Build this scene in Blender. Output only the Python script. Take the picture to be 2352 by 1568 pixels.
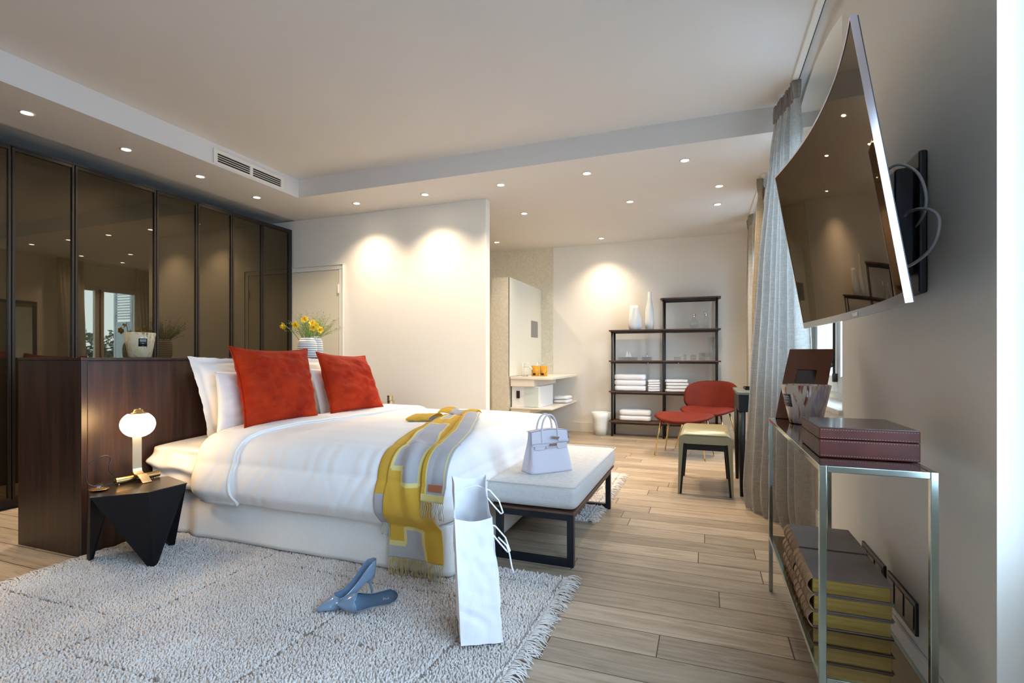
import bpy, bmesh, math, random
from mathutils import Vector, Matrix, noise
from math import sin, cos, pi, radians, hypot, sqrt, atan2
random.seed(7)
for o in list(bpy.data.objects): bpy.data.objects.remove(o)
SC = bpy.context.scene
COL = SC.collection
# ------------------------------------------------------------------ camera, sky, exposure
cam = bpy.data.cameras.new('camera'); camo = bpy.data.objects.new('camera', cam); COL.objects.link(camo)
camo.location = (0, 0, 1.05); camo.rotation_euler = (radians(90), 0, radians(20.65))
cam.sensor_width = 36; cam.lens = 18.03; cam.shift_y = 0.01573; cam.clip_start = 0.05; cam.clip_end = 200
SC.camera = camo
W = bpy.data.worlds.new('world'); SC.world = W; W.use_nodes = True
bg = W.node_tree.nodes['Background']; bg.inputs[0].default_value = (0.56, 0.76, 1.0, 1); bg.inputs[1].default_value = 6.6
SC.view_settings.view_transform = 'Standard'; SC.view_settings.look = 'None'
SC.view_settings.gamma = 1; SC.view_settings.use_curve_mapping = False; SC.view_settings.exposure = 1.03
SC.cycles.use_denoising = True; SC.cycles.max_bounces = 10; SC.cycles.diffuse_bounces = 6; SC.cycles.glossy_bounces = 5
SC.cycles.transmission_bounces = 8; SC.cycles.transparent_max_bounces = 16
SC.cycles.caustics_reflective = False; SC.cycles.caustics_refractive = False; SC.cycles.sample_clamp_indirect = 6
SPOT_POWER = 23.0; SPOT_COL = (1.0, 0.80, 0.56)
def portal(y0, y1, z0, z1, x=0.93):          # guides the sky light through a window opening
    l = bpy.data.lights.new('window_portal', 'AREA'); l.shape = 'RECTANGLE'; l.size = y1 - y0; l.size_y = z1 - z0
    l.cycles.is_portal = True
    o = bpy.data.objects.new('window_portal', l); COL.objects.link(o); o.location = (x, (y0+y1)/2, (z0+z1)/2)
    o.rotation_euler = (Matrix(((0, 0, 1), (1, 0, 0), (0, 1, 0))).to_euler())
# room dimensions
HL, HM = 2.64, 2.82                # lowered and main ceiling
XW = 0.61; XG = 0.75; XO = 0.92    # right wall face, glazing plane, outer face
XC = -4.5; YB = 7.16; YP = 4.70; YN = -1.7
WIN = [(-0.50, 1.455, 0.0, 2.68, 2.79), (2.84, 4.26, 0.79, 2.685, 2.795), (5.05, 6.45, 0.0, 2.46, 2.59)]
for y0, y1, s, zs, zc in WIN: portal(y0, y1, s, zc)
BWX0, BWX1, BWZ = .12, .52, 2.25     # window in the wall behind the camera
l = bpy.data.lights.new('window_portal', 'AREA'); l.shape = 'RECTANGLE'; l.size = BWX1-BWX0; l.size_y = BWZ; l.cycles.is_portal = True
o = bpy.data.objects.new('window_portal', l); COL.objects.link(o); o.location = ((BWX0+BWX1)/2, YN-.12, BWZ/2); o.rotation_euler = (radians(-90), 0, 0)
# ------------------------------------------------------------------ materials
MAT = {}
def mat(name, col=(.8, .8, .8), rough=.5, metal=0., spec=.5, ior=1.5, sheen=0., coat=0., trans=0., emit=None, estr=0., bump=None,
        var=None, grain=None, alpha=1., sub=0.):
    """var=(scale, colour2, stretch) mixes a second colour by noise; grain=(axis stretch tuple, scale, colour2); bump=(scale, strength, dist)"""
    if name in MAT: return MAT[name]
    m = bpy.data.materials.new(name); m.use_nodes = True; nt = m.node_tree; N = nt.nodes; L = nt.links
    b = N['Principled BSDF']; b.inputs['Base Color'].default_value = (*col, 1); b.inputs['Roughness'].default_value = rough
    b.inputs['Metallic'].default_value = metal; b.inputs['IOR'].default_value = ior; b.inputs['Specular IOR Level'].default_value = spec
    if sheen: b.inputs['Sheen Weight'].default_value = sheen; b.inputs['Sheen Roughness'].default_value = .4; b.inputs['Sheen Tint'].default_value = (*[min(1, c*1.3+.1) for c in col], 1)
    if coat: b.inputs['Coat Weight'].default_value = coat; b.inputs['Coat Roughness'].default_value = .06
    if trans: b.inputs['Transmission Weight'].default_value = trans
    if sub: b.inputs['Subsurface Weight'].default_value = sub; b.inputs['Subsurface Scale'].default_value = .02
    if emit: b.inputs['Emission Color'].default_value = (*emit, 1); b.inputs['Emission Strength'].default_value = estr
    tc = N.new('ShaderNodeTexCoord')
    def tex(scale, stretch=(1, 1, 1), detail=5., rough_=.6):
        mp = N.new('ShaderNodeMapping'); mp.inputs['Scale'].default_value = stretch; L.new(tc.outputs['Object'], mp.inputs[0])
        n = N.new('ShaderNodeTexNoise'); n.inputs['Scale'].default_value = scale; n.inputs['Detail'].default_value = detail
        n.inputs['Roughness'].default_value = rough_; L.new(mp.outputs[0], n.inputs[0]); return n
    if var:
        n = tex(var[0], var[2] if len(var) > 2 else (1, 1, 1))
        r = N.new('ShaderNodeValToRGB'); r.color_ramp.elements[0].position = .35; r.color_ramp.elements[1].position = .68
        r.color_ramp.elements[0].color = (*col, 1); r.color_ramp.elements[1].color = (*var[1], 1)
        L.new(n.outputs['Fac'], r.inputs[0]); L.new(r.outputs[0], b.inputs['Base Color'])
    if bump:
        n = tex(bump[0], bump[3] if len(bump) > 3 else (1, 1, 1))
        bp = N.new('ShaderNodeBump'); bp.inputs['Strength'].default_value = bump[1]; bp.inputs['Distance'].default_value = bump[2]
        L.new(n.outputs['Fac'], bp.inputs['Height']); L.new(bp.outputs[0], b.inputs['Normal'])
    MAT[name] = m; return m
def linen(name, c1, c2, scale=260, rough=.9, sheen=.2, trans=0., big=None):
    m = bpy.data.materials.new(name); m.use_nodes = True; nt = m.node_tree; N = nt.nodes; L = nt.links
    b = N['Principled BSDF']; b.inputs['Roughness'].default_value = rough; b.inputs['Sheen Weight'].default_value = sheen
    b.inputs['Specular IOR Level'].default_value = .2
    tc = N.new('ShaderNodeTexCoord')
    outs = []
    for st in ((scale, scale, scale*.05), (scale*.06, scale*.06, scale)):
        mp = N.new('ShaderNodeMapping'); mp.inputs['Scale'].default_value = st; L.new(tc.outputs['Object'], mp.inputs[0])
        n = N.new('ShaderNodeTexNoise'); n.inputs['Scale'].default_value = 1; n.inputs['Detail'].default_value = 3; L.new(mp.outputs[0], n.inputs[0]); outs.append(n)
    mx = N.new('ShaderNodeMath'); mx.operation = 'MULTIPLY'; L.new(outs[0].outputs['Fac'], mx.inputs[0]); L.new(outs[1].outputs['Fac'], mx.inputs[1])
    r = N.new('ShaderNodeValToRGB'); r.color_ramp.elements[0].position = .15; r.color_ramp.elements[1].position = .38
    r.color_ramp.elements[0].color = (*c1, 1); r.color_ramp.elements[1].color = (*c2, 1)
    L.new(mx.outputs[0], r.inputs[0]); L.new(r.outputs[0], b.inputs['Base Color'])
    bp = N.new('ShaderNodeBump'); bp.inputs['Strength'].default_value = .35; bp.inputs['Distance'].default_value = .002
    L.new(mx.outputs[0], bp.inputs['Height']); L.new(bp.outputs[0], b.inputs['Normal'])
    if trans:
        out = N['Material Output']; t = N.new('ShaderNodeBsdfTranslucent'); t.inputs[0].default_value = (*c2, 1)
        ms = N.new('ShaderNodeMixShader'); ms.inputs[0].default_value = trans
        L.new(b.outputs[0], ms.inputs[1]); L.new(t.outputs[0], ms.inputs[2]); L.new(ms.outputs[0], out.inputs[0])
    MAT[name] = m; return m
def mixsh(name, fac, col, glosscol, rough, mode='diffuse', fresnel=None):
    """thin or dark glass: a base shader mixed with a glossy reflection"""
    m = bpy.data.materials.new(name); m.use_nodes = True; nt = m.node_tree; N = nt.nodes; L = nt.links
    N.remove(N['Principled BSDF']); out = N['Material Output']
    a = N.new('ShaderNodeBsdfTransparent' if mode == 'transparent' else 'ShaderNodeBsdfDiffuse'); a.inputs[0].default_value = (*col, 1)
    g = N.new('ShaderNodeBsdfGlossy'); g.inputs[0].default_value = (*glosscol, 1); g.inputs['Roughness'].default_value = rough
    ms = N.new('ShaderNodeMixShader'); L.new(a.outputs[0], ms.inputs[1]); L.new(g.outputs[0], ms.inputs[2]); L.new(ms.outputs[0], out.inputs[0])
    if fresnel:
        f = N.new('ShaderNodeLayerWeight'); f.inputs[0].default_value = .5        # Schlick: fac + (1-fac)(1-cos)^5
        pw_ = N.new('ShaderNodeMath'); pw_.operation = 'POWER'; pw_.inputs[1].default_value = 5; L.new(f.outputs['Facing'], pw_.inputs[0])
        ad = N.new('ShaderNodeMath'); ad.operation = 'MULTIPLY_ADD'; ad.use_clamp = True; ad.inputs[1].default_value = fresnel; ad.inputs[2].default_value = fac
        L.new(pw_.outputs[0], ad.inputs[0]); L.new(ad.outputs[0], ms.inputs[0])
    else: ms.inputs[0].default_value = fac
    MAT[name] = m; return m
def wood(name, c1, c2, stretch, scale=3., rough=.45, bumpd=.001, coat=0.):
    m = bpy.data.materials.new(name); m.use_nodes = True; nt = m.node_tree; N = nt.nodes; L = nt.links
    b = N['Principled BSDF']; b.inputs['Roughness'].default_value = rough
    if coat: b.inputs['Coat Weight'].default_value = coat; b.inputs['Coat Roughness'].default_value = .15
    tc = N.new('ShaderNodeTexCoord'); mp = N.new('ShaderNodeMapping'); mp.inputs['Scale'].default_value = stretch; L.new(tc.outputs['Object'], mp.inputs[0])
    n = N.new('ShaderNodeTexNoise'); n.inputs['Scale'].default_value = scale; n.inputs['Detail'].default_value = 9; n.inputs['Roughness'].default_value = .65
    n.inputs['Distortion'].default_value = .4; L.new(mp.outputs[0], n.inputs[0])
    r = N.new('ShaderNodeValToRGB'); r.color_ramp.elements[0].position = .3; r.color_ramp.elements[1].position = .72
    r.color_ramp.elements[0].color = (*c1, 1); r.color_ramp.elements[1].color = (*c2, 1)
    L.new(n.outputs['Fac'], r.inputs[0]); L.new(r.outputs[0], b.inputs['Base Color'])
    bp = N.new('ShaderNodeBump'); bp.inputs['Strength'].default_value = .3; bp.inputs['Distance'].default_value = bumpd
    L.new(n.outputs['Fac'], bp.inputs['Height']); L.new(bp.outputs[0], b.inputs['Normal'])
    MAT[name] = m; return m
def floor_mat():
    m = bpy.data.materials.new('oak_boards'); m.use_nodes = True; nt = m.node_tree; N = nt.nodes; L = nt.links
    b = N['Principled BSDF']; b.inputs['Roughness'].default_value = .42; b.inputs['Specular IOR Level'].default_value = .4
    tc = N.new('ShaderNodeTexCoord')
    br = N.new('ShaderNodeTexBrick'); br.offset = 0; br.offset_frequency = 2; br.squash = 1
    br.inputs['Scale'].default_value = 1; br.inputs['Brick Width'].default_value = 1.45; br.inputs['Row Height'].default_value = .155
    br.inputs['Mortar Size'].default_value = .0022; br.inputs['Mortar Smooth'].default_value = .1; br.inputs['Bias'].default_value = 0
    br.inputs['Color1'].default_value = (0, 0, 0, 1); br.inputs['Color2'].default_value = (1, 1, 1, 1); br.inputs['Mortar'].default_value = (.5, .5, .5, 1)
    sx = N.new('ShaderNodeSeparateXYZ'); L.new(tc.outputs['Object'], sx.inputs[0])
    dv = N.new('ShaderNodeMath'); dv.operation = 'DIVIDE'; dv.inputs[1].default_value = .155; L.new(sx.outputs['Y'], dv.inputs[0])
    fl = N.new('ShaderNodeMath'); fl.operation = 'FLOOR'; L.new(dv.outputs[0], fl.inputs[0])
    wn = N.new('ShaderNodeTexWhiteNoise'); wn.noise_dimensions = '1D'; L.new(fl.outputs[0], wn.inputs['W'])
    ma = N.new('ShaderNodeMath'); ma.operation = 'MULTIPLY_ADD'; ma.inputs[1].default_value = 1.45; L.new(wn.outputs['Value'], ma.inputs[0]); L.new(sx.outputs['X'], ma.inputs[2])
    cx = N.new('ShaderNodeCombineXYZ'); L.new(ma.outputs[0], cx.inputs['X']); L.new(sx.outputs['Y'], cx.inputs['Y']); L.new(cx.outputs[0], br.inputs[0])
    mp = N.new('ShaderNodeMapping'); mp.inputs['Scale'].default_value = (1.3, 14, 1); L.new(tc.outputs['Object'], mp.inputs[0])
    off = N.new('ShaderNodeVectorMath'); off.operation = 'MULTIPLY_ADD'; L.new(br.outputs['Color'], off.inputs[0]); off.inputs[1].default_value = (9, 31, 5); L.new(mp.outputs[0], off.inputs[2])
    n = N.new('ShaderNodeTexNoise'); n.inputs['Scale'].default_value = 1.6; n.inputs['Detail'].default_value = 10; n.inputs['Roughness'].default_value = .68; n.inputs['Distortion'].default_value = 1.6
    L.new(off.outputs[0], n.inputs[0])
    r = N.new('ShaderNodeValToRGB'); e = r.color_ramp.elements; e[0].position = .25; e[1].position = .78
    e[0].color = (.22, .165, .115, 1); e[1].color = (.57, .475, .365, 1); mid = e.new(.5); mid.color = (.43, .34, .25, 1)
    L.new(n.outputs['Fac'], r.inputs[0])
    hs = N.new('ShaderNodeMix'); hs.data_type = 'RGBA'; hs.blend_type = 'MULTIPLY'; hs.inputs[0].default_value = .34
    L.new(r.outputs[0], hs.inputs[6]); L.new(br.outputs['Color'], hs.inputs[7])
    mo = N.new('ShaderNodeMix'); mo.data_type = 'RGBA'; L.new(br.outputs['Fac'], mo.inputs[0]); L.new(hs.outputs[2], mo.inputs[6]); mo.inputs[7].default_value = (.05, .035, .025, 1)
    L.new(mo.outputs[2], b.inputs['Base Color'])
    bp = N.new('ShaderNodeBump'); bp.inputs['Strength'].default_value = .25; bp.inputs['Distance'].default_value = .002; L.new(n.outputs['Fac'], bp.inputs['Height'])
    bp2 = N.new('ShaderNodeBump'); bp2.invert = True; bp2.inputs['Strength'].default_value = .8; bp2.inputs['Distance'].default_value = .003
    L.new(br.outputs['Fac'], bp2.inputs['Height']); L.new(bp.outputs[0], bp2.inputs['Normal']); L.new(bp2.outputs[0], b.inputs['Normal'])
    MAT['oak_boards'] = m; return m
def mosaic_mat():
    m = bpy.data.materials.new('mosaic'); m.use_nodes = True; nt = m.node_tree; N = nt.nodes; L = nt.links
    b = N['Principled BSDF']; b.inputs['Roughness'].default_value = .22
    tc = N.new('ShaderNodeTexCoord'); mp = N.new('ShaderNodeMapping'); L.new(tc.outputs['Object'], mp.inputs[0])
    mp.inputs['Rotation'].default_value = (radians(90), 0, 0)
    br = N.new('ShaderNodeTexBrick'); br.offset = 0; br.inputs['Scale'].default_value = 1; br.inputs['Brick Width'].default_value = .021; br.inputs['Row Height'].default_value = .021
    br.inputs['Mortar Size'].default_value = .0012; br.inputs['Color1'].default_value = (.64, .59, .46, 1); br.inputs['Color2'].default_value = (.73, .68, .55, 1); br.inputs['Mortar'].default_value = (.68, .64, .52, 1)
    L.new(mp.outputs[0], br.inputs[0]); L.new(br.outputs['Color'], b.inputs['Base Color'])
    bp = N.new('ShaderNodeBump'); bp.inputs['Strength'].default_value = .6; bp.inputs['Distance'].default_value = .003; L.new(br.outputs['Color'], bp.inputs['Height']); L.new(bp.outputs[0], b.inputs['Normal'])
    MAT['mosaic'] = m; return m
def stripe_mat(name, c1, c2, scale, axis):   # woven satin stripe: its sheen is put into the colour, gloss stays even
    m = bpy.data.materials.new(name); m.use_nodes = True; nt = m.node_tree; N = nt.nodes; L = nt.links
    b = N['Principled BSDF']; b.inputs['Roughness'].default_value = .6; b.inputs['Sheen Weight'].default_value = .15
    tc = N.new('ShaderNodeTexCoord'); w = N.new('ShaderNodeTexWave'); w.bands_direction = axis; w.inputs['Scale'].default_value = scale
    L.new(tc.outputs['Object'], w.inputs[0]); r = N.new('ShaderNodeValToRGB'); e = r.color_ramp.elements
    e[0].position = .47; e[1].position = .53; e[0].color = (*c1, 1); e[1].color = (*c2, 1); L.new(w.outputs['Fac'], r.inputs[0]); L.new(r.outputs[0], b.inputs['Base Color'])
    MAT[name] = m; return m
def marble_mat(name, base, cols, scale=16, alpha=0.):
    m = bpy.data.materials.new(name); m.use_nodes = True; nt = m.node_tree; N = nt.nodes; L = nt.links
    b = N['Principled BSDF']; b.inputs['Roughness'].default_value = .12; b.inputs['Coat Weight'].default_value = .5
    tc = N.new('ShaderNodeTexCoord'); mp = N.new('ShaderNodeMapping'); mp.inputs['Scale'].default_value = (1, 1, .32); L.new(tc.outputs['Object'], mp.inputs[0])
    n = N.new('ShaderNodeTexNoise'); n.inputs['Scale'].default_value = scale; n.inputs['Detail'].default_value = 6; n.inputs['Distortion'].default_value = 1.5; L.new(mp.outputs[0], n.inputs[0])
    r = N.new('ShaderNodeValToRGB'); e = r.color_ramp.elements; e[0].position = .30; e[0].color = (*cols[0], 1); e[1].position = .72; e[1].color = (*cols[-1], 1)
    for i, p in enumerate((.38, .44, .54, .62)):
        x = e.new(p); x.color = (*((cols[1], base, base, cols[2])[i]), 1)
    L.new(n.outputs['Fac'], r.inputs[0]); L.new(r.outputs[0], b.inputs['Base Color'])
    MAT[name] = m; return m
wall_m = mat('wall_paint', (.80, .765, .70), .85, spec=.2, bump=(90, .05, .002))
ceil_m = mat('ceiling_paint', (.72, .70, .68), .9, spec=.15, bump=(70, .04, .002))
white_p = mat('white_paint', (.78, .75, .68), .55)
reveal_m = mat('reveal_paint', (.78, .78, .76), .8)
oak = floor_mat(); mosaic = mosaic_mat()
walnut = wood('dark_walnut', (.012, .006, .005), (.062, .028, .019), (9, 9, .55), 3.2, .36)
shelfwood = wood('shelf_walnut', (.06, .028, .016), (.14, .07, .045), (2, 14, 2), 3, .4)
blackm = mat('black_metal', (.012, .012, .015), .45, bump=(200, .05, .001))
navy = mat('blackened_steel', (.010, .013, .020), .38, metal=.3)
frame_m = mat('bronze_frame', (.045, .036, .030), .38, metal=.75)
pane_dark = mixsh('smoked_glass', .085, (.018, .014, .009), (.95, .80, .56), .012, fresnel=.6)
thin_glass = mixsh('window_glass', .02, (.97, .99, 1), (1, 1, 1), .0, 'transparent', .8)
clear_glass = mixsh('clear_glass', .05, (.955, .97, .975), (1, 1, 1), .02, 'transparent', .5)
chrome = mat('polished_nickel', (.42, .50, .48), .14, metal=1)
silver = mat('brushed_silver', (.86, .82, .95), .12, metal=1)
steel = mat('warm_steel', (.80, .77, .70), .28, metal=.9)
brass = mat('brushed_brass', (.78, .54, .24), .24, metal=1, bump=(300, .08, .0005))
greybrass = mat('brass_dull', (.60, .52, .38), .35, metal=.9, bump=(300, .08, .0005))
skirt_m = linen('skirt_linen', (.76, .745, .72), (.84, .83, .80), 900)
sheet_m = mat('white_sheet', (.89, .88, .87), .75, sheen=.2, bump=(14, .25, .006))
duvet_m = stripe_mat('duvet_satin_stripe', (.885, .885, .895), (.865, .868, .885), 1.6, 'Y')
pillow_m = mat('white_cotton', (.86, .85, .83), .8, sheen=.2, bump=(20, .2, .005))
velvet = mat('red_velvet', (.27, .010, .002), .62, sheen=.12, var=(5, (.44, .034, .004)), bump=(18, .6, .010, (1, 1, 2.2)), spec=.12)
chairvelvet = mat('rust_velvet', (.10, .010, .004), .6, sheen=.10, var=(4, (.15, .017, .007)), spec=.15)
bench_m = linen('bench_linen', (.56, .55, .54), (.68, .67, .66), 700)
rug_m = mat('wool_pile', (.60, .545, .51), 1., sheen=.3, var=(2.2, (.74, .70, .67)), spec=.05)
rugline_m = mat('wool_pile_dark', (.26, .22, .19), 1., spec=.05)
curtain_m = linen('curtain_linen', (.30, .275, .24), (.56, .53, .48), 330, trans=.36)
curtain_b = linen('curtain_linen_beige', (.34, .285, .22), (.58, .51, .41), 330, trans=.3)
def sheer_mat():
    m = bpy.data.materials.new('sheer_voile'); m.use_nodes = True; N = m.node_tree.nodes; L = m.node_tree.links
    N.remove(N['Principled BSDF']); t = N.new('ShaderNodeBsdfTranslucent'); t.inputs[0].default_value = (.95, .95, .97, 1)
    tr = N.new('ShaderNodeBsdfTransparent'); d = N.new('ShaderNodeBsdfDiffuse'); d.inputs[0].default_value = (.85, .85, .88, 1)
    a = N.new('ShaderNodeMixShader'); a.inputs[0].default_value = .45; b = N.new('ShaderNodeMixShader'); b.inputs[0].default_value = .3
    L.new(t.outputs[0], a.inputs[1]); L.new(d.outputs[0], a.inputs[2]); L.new(a.outputs[0], b.inputs[1]); L.new(tr.outputs[0], b.inputs[2]); L.new(b.outputs[0], N['Material Output'].inputs[0])
    return m
sheer_m = sheer_mat()
paper = mat('white_paper', (.86, .86, .88), .7, bump=(9, .15, .006))
cord_m = mat('white_cord', (.9, .9, .92), .6)
leather = mat('pale_lilac_leather', (.66, .63, .70), .48, bump=(160, .15, .001))
seam_m = mat('leather_edge', (.30, .28, .38), .5)
patent = mat('blue_grey_patent', (.17, .25, .36), .1, coat=.8)
solem = mat('shoe_lining', (.13, .20, .29), .35)
darkin = mat('shoe_inside', (.05, .055, .07), .6)
boxl = mat('brown_leather', (.055, .009, .005), .42, var=(6, (.09, .016, .008)), bump=(220, .12, .001), spec=.25)
boxt = mat('brown_leather_top', (.045, .017, .012), .22, coat=.2)
framel = mat('tan_leather', (.16, .052, .020), .4, bump=(220, .1, .001))
stitch = mat('cream_stitch', (.40, .28, .24), .6)
smoke = mat('brown_glass', (.040, .014, .010), .05, coat=1.)
shelfglass = mixsh('amber_mirror_glass', .35, (.045, .030, .015), (.75, .6, .42), .02, fresnel=.6)
cover_m = mat('old_book_leather', (.075, .048, .038), .42, var=(7, (.125, .086, .070)), bump=(130, .25, .001))
spine_m = mat('tan_book_spine', (.24, .13, .06), .5, var=(9, (.34, .2, .10)), bump=(90, .3, .002))
gilt = mat('gilt_pages', (.22, .135, .025), .38, metal=.4, var=(3, (.36, .235, .055), (1, 1, 30)), bump=(60, .5, .001, (.3, .3, 9)))
black_g = mat('black_plastic', (.008, .008, .010), .3)
screen_m = mixsh('tv_screen', .045, (.012, .008, .006), (.85, .68, .50), .02, fresnel=.55)
lampglass = mat('opal_glass', (.95, .9, .8), .3, emit=(1., .62, .27), estr=17.)
lens_m = mat('downlight_lens', (1, .95, .85), .3, emit=(1., .90, .70), estr=25.)
ceramic = mat('white_ceramic', (.80, .82, .80), .4, bump=(30, .1, .002))
groove_m = mat('grey_glaze', (.13, .15, .16), .6)
yellow_f = mat('daffodil_yellow', (.92, .66, .03), .5)
yellow_c = mat('daffodil_cup', (.95, .58, .03), .5)
green_s = mat('stem_green', (.16, .26, .06), .6)
grass_g = mat('grass_green', (.22, .30, .07), .7)
leafdark = mat('hedge_leaf', (.035, .07, .04), .5, var=(5, (.07, .12, .06)))
olive = mat('olive_lacquer', (.30, .275, .165), .3, bump=(40, .06, .002))
deskleg = mat('black_lacquer', (.009, .010, .011), .45, spec=.3)
deskin = mat('desk_green', (.11, .125, .10), .35)
scarf_y = mat('scarf_yellow', (.64, .385, .045), .95, sheen=.4, bump=(420, .4, .001))
scarf_g = mat('scarf_grey', (.42, .41, .43), .95, sheen=.4, bump=(420, .4, .001))
scarf_l = mat('scarf_pale', (.72, .62, .25), .95, sheen=.3)
fringe_m = mat('scarf_fringe', (.50, .40, .17), .9)
fringe_g = mat('scarf_fringe_grey', (.50, .47, .38), .9)
tanlab = mat('tan_label', (.40, .13, .06), .5)
mirror_m = mat('mirror', (.80, .84, .80), .02, metal=1)
terry = mat('towel_terry', (.88, .88, .90), .95, sheen=.3, bump=(260, .5, .002))
amber = mat('amber_glass', (.95, .45, .03), .1, emit=(1, .45, .03), estr=.0, trans=.35)
wax = mat('candle_wax', (.80, .72, .55), .5)
shutter_m = mat('shutter_paint', (.62, .72, .80), .6)
# ------------------------------------------------------------------ mesh builder
def frame_of(p):
    r = p
    while r.parent: r = r.parent
    return Matrix.Translation(r.location) @ r.rotation_euler.to_matrix().to_4x4()
class MB:
    def __init__(s): s.v = []; s.f = []; s.mi = []; s.cur = 0
    def add(s, vs, fs):
        o = len(s.v); s.v += [tuple(v) for v in vs]; s.f += [tuple(i+o for i in f) for f in fs]; s.mi += [s.cur]*len(fs); return s
    def m(s, i): s.cur = i; return s
    def hexa(s, p):       # 8 points: bottom 4 ccw, top 4 ccw
        return s.add(p, [(3, 2, 1, 0), (4, 5, 6, 7), (0, 1, 5, 4), (1, 2, 6, 5), (2, 3, 7, 6), (3, 0, 4, 7)])
    def box(s, x0, y0, z0, x1, y1, z1):
        if x0 > x1: x0, x1 = x1, x0
        if y0 > y1: y0, y1 = y1, y0
        if z0 > z1: z0, z1 = z1, z0
        return s.hexa([(x0, y0, z0), (x1, y0, z0), (x1, y1, z0), (x0, y1, z0), (x0, y0, z1), (x1, y0, z1), (x1, y1, z1), (x0, y1, z1)])
    def obox(s, c, size, M=None):
        hx, hy, hz = [q/2 for q in size]; p = []
        for z in (-hz, hz):
            for x, y in ((-hx, -hy), (hx, -hy), (hx, hy), (-hx, hy)):
                v = Vector((x, y, z)); v = (M @ v) if M else v; p.append(v + Vector(c))
        return s.hexa(p)
    def prism(s, poly, z0, z1, axis='z'):
        n = len(poly)
        def P(a, b, c): return {'z': (a, b, c), 'x': (c, a, b), 'y': (a, c, b)}[axis]
        vs = [P(a, b, z0) for a, b in poly] + [P(a, b, z1) for a, b in poly]
        return s.add(vs, [tuple(range(n))[::-1], tuple(range(n, 2*n))] + [(i, (i+1) % n, n+(i+1) % n, n+i) for i in range(n)])
    def grid(s, fn, nu, nv, cu=False, cv=False, mf=None):
        vs = [fn(i/(nu if cu else nu-1), j/(nv if cv else nv-1)) for i in range(nu) for j in range(nv)]
        o = len(s.v); s.v += [tuple(v) for v in vs]
        for i in range(nu if cu else nu-1):
            for j in range(nv if cv else nv-1):
                a = i*nv+j; b = ((i+1) % nu)*nv+j; c = ((i+1) % nu)*nv+(j+1) % nv; d = i*nv+(j+1) % nv
                s.f.append((o+a, o+b, o+c, o+d)); s.mi.append(mf((i+.5)/nu, (j+.5)/nv) if mf else s.cur)
        return s
    def lathe(s, prof, c=(0, 0, 0), n=32, wob=None):
        def fn(u, v):
            k = v*(len(prof)-1); i = min(int(k+1e-6), len(prof)-1); r, z = prof[i]; a = 2*pi*u
            if wob: r, z = wob(a, r, z)
            return (c[0]+r*cos(a), c[1]+r*sin(a), c[2]+z)
        return s.grid(fn, n, len(prof), cu=True)
    def tube(s, pts, r, n=8, closed=False, cap=True):
        P = [Vector(p) for p in pts]; m = len(P); R = r if isinstance(r, (list, tuple)) else [r]*m
        rings = []; up = None
        for i in range(m):
            a = P[(i-1) % m] if closed or i > 0 else P[i]; b = P[(i+1) % m] if closed or i < m-1 else P[i]
            t = (b-a).normalized() if (b-a).length > 1e-9 else Vector((0, 0, 1))
            if up is None:
                up = Vector((0, 0, 1)) if abs(t.z) < .9 else Vector((1, 0, 0))
            x = t.cross(up)
            if x.length < 1e-5: x = t.cross(Vector((0, 1, 0)))
            x.normalize(); y = x.cross(t).normalized(); up = y
            rings.append([P[i] + R[i]*(cos(2*pi*k/n)*x + sin(2*pi*k/n)*y) for k in range(n)])
        vs = [v for g in rings for v in g]; fs = []
        for i in range(m if closed else m-1):
            for k in range(n):
                fs.append((i*n+k, i*n+(k+1) % n, ((i+1) % m)*n+(k+1) % n, ((i+1) % m)*n+k))
        if not closed and cap: fs += [tuple(range(n))[::-1], tuple((m-1)*n+k for k in range(n))]
        return s.add(vs, fs)
    def sphere(s, c, r, n=20, m=12, sz=1.):
        return s.grid(lambda u, v: (c[0]+r*sin(pi*v)*cos(2*pi*u), c[1]+r*sin(pi*v)*sin(2*pi*u), c[2]-r*sz*cos(pi*v)), n, m, cu=True)
    def xf(s, M, start=0):
        s.v = s.v[:start] + [tuple(M @ Vector(v)) for v in s.v[start:]]; return s
    def build(s, name, mats, parent=None, smooth=False, bevel=0, world=True, origin=None, solid=0, sub=0, bseg=2):
        me = bpy.data.meshes.new(name); vs = s.v; loc = Vector((0, 0, 0))
        if parent is not None:
            if world: Mi = frame_of(parent).inverted(); vs = [tuple(Mi @ Vector(v)) for v in vs]
        else:
            if origin is None:
                xs, ys, zs = zip(*vs); origin = ((min(xs)+max(xs))/2, (min(ys)+max(ys))/2, min(zs))
            loc = Vector(origin); vs = [(v[0]-loc.x, v[1]-loc.y, v[2]-loc.z) for v in vs]
        me.from_pydata(vs, [], s.f)
        if not isinstance(mats, (list, tuple)): mats = [mats]
        for q in mats: me.materials.append(q)
        if len(mats) > 1: me.polygons.foreach_set('material_index', s.mi)
        bm = bmesh.new(); bm.from_mesh(me); bmesh.ops.remove_doubles(bm, verts=bm.verts, dist=1e-6); bmesh.ops.recalc_face_normals(bm, faces=bm.faces)
        bm.to_mesh(me); bm.free()
        if smooth: me.polygons.foreach_set('use_smooth', [True]*len(me.polygons))
        o = bpy.data.objects.new(name, me); COL.objects.link(o); o.location = loc
        if parent is not None: o.parent = parent
        if solid: q = o.modifiers.new('solid', 'SOLIDIFY'); q.thickness = solid; q.offset = 0
        if bevel:
            q = o.modifiers.new('bevel', 'BEVEL'); q.width = bevel; q.segments = bseg; q.limit_method = 'ANGLE'; q.angle_limit = radians(35)
            q.harden_normals = False
        if sub: q = o.modifiers.new('sub', 'SUBSURF'); q.levels = sub; q.render_levels = sub
        me.update(); return o
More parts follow.
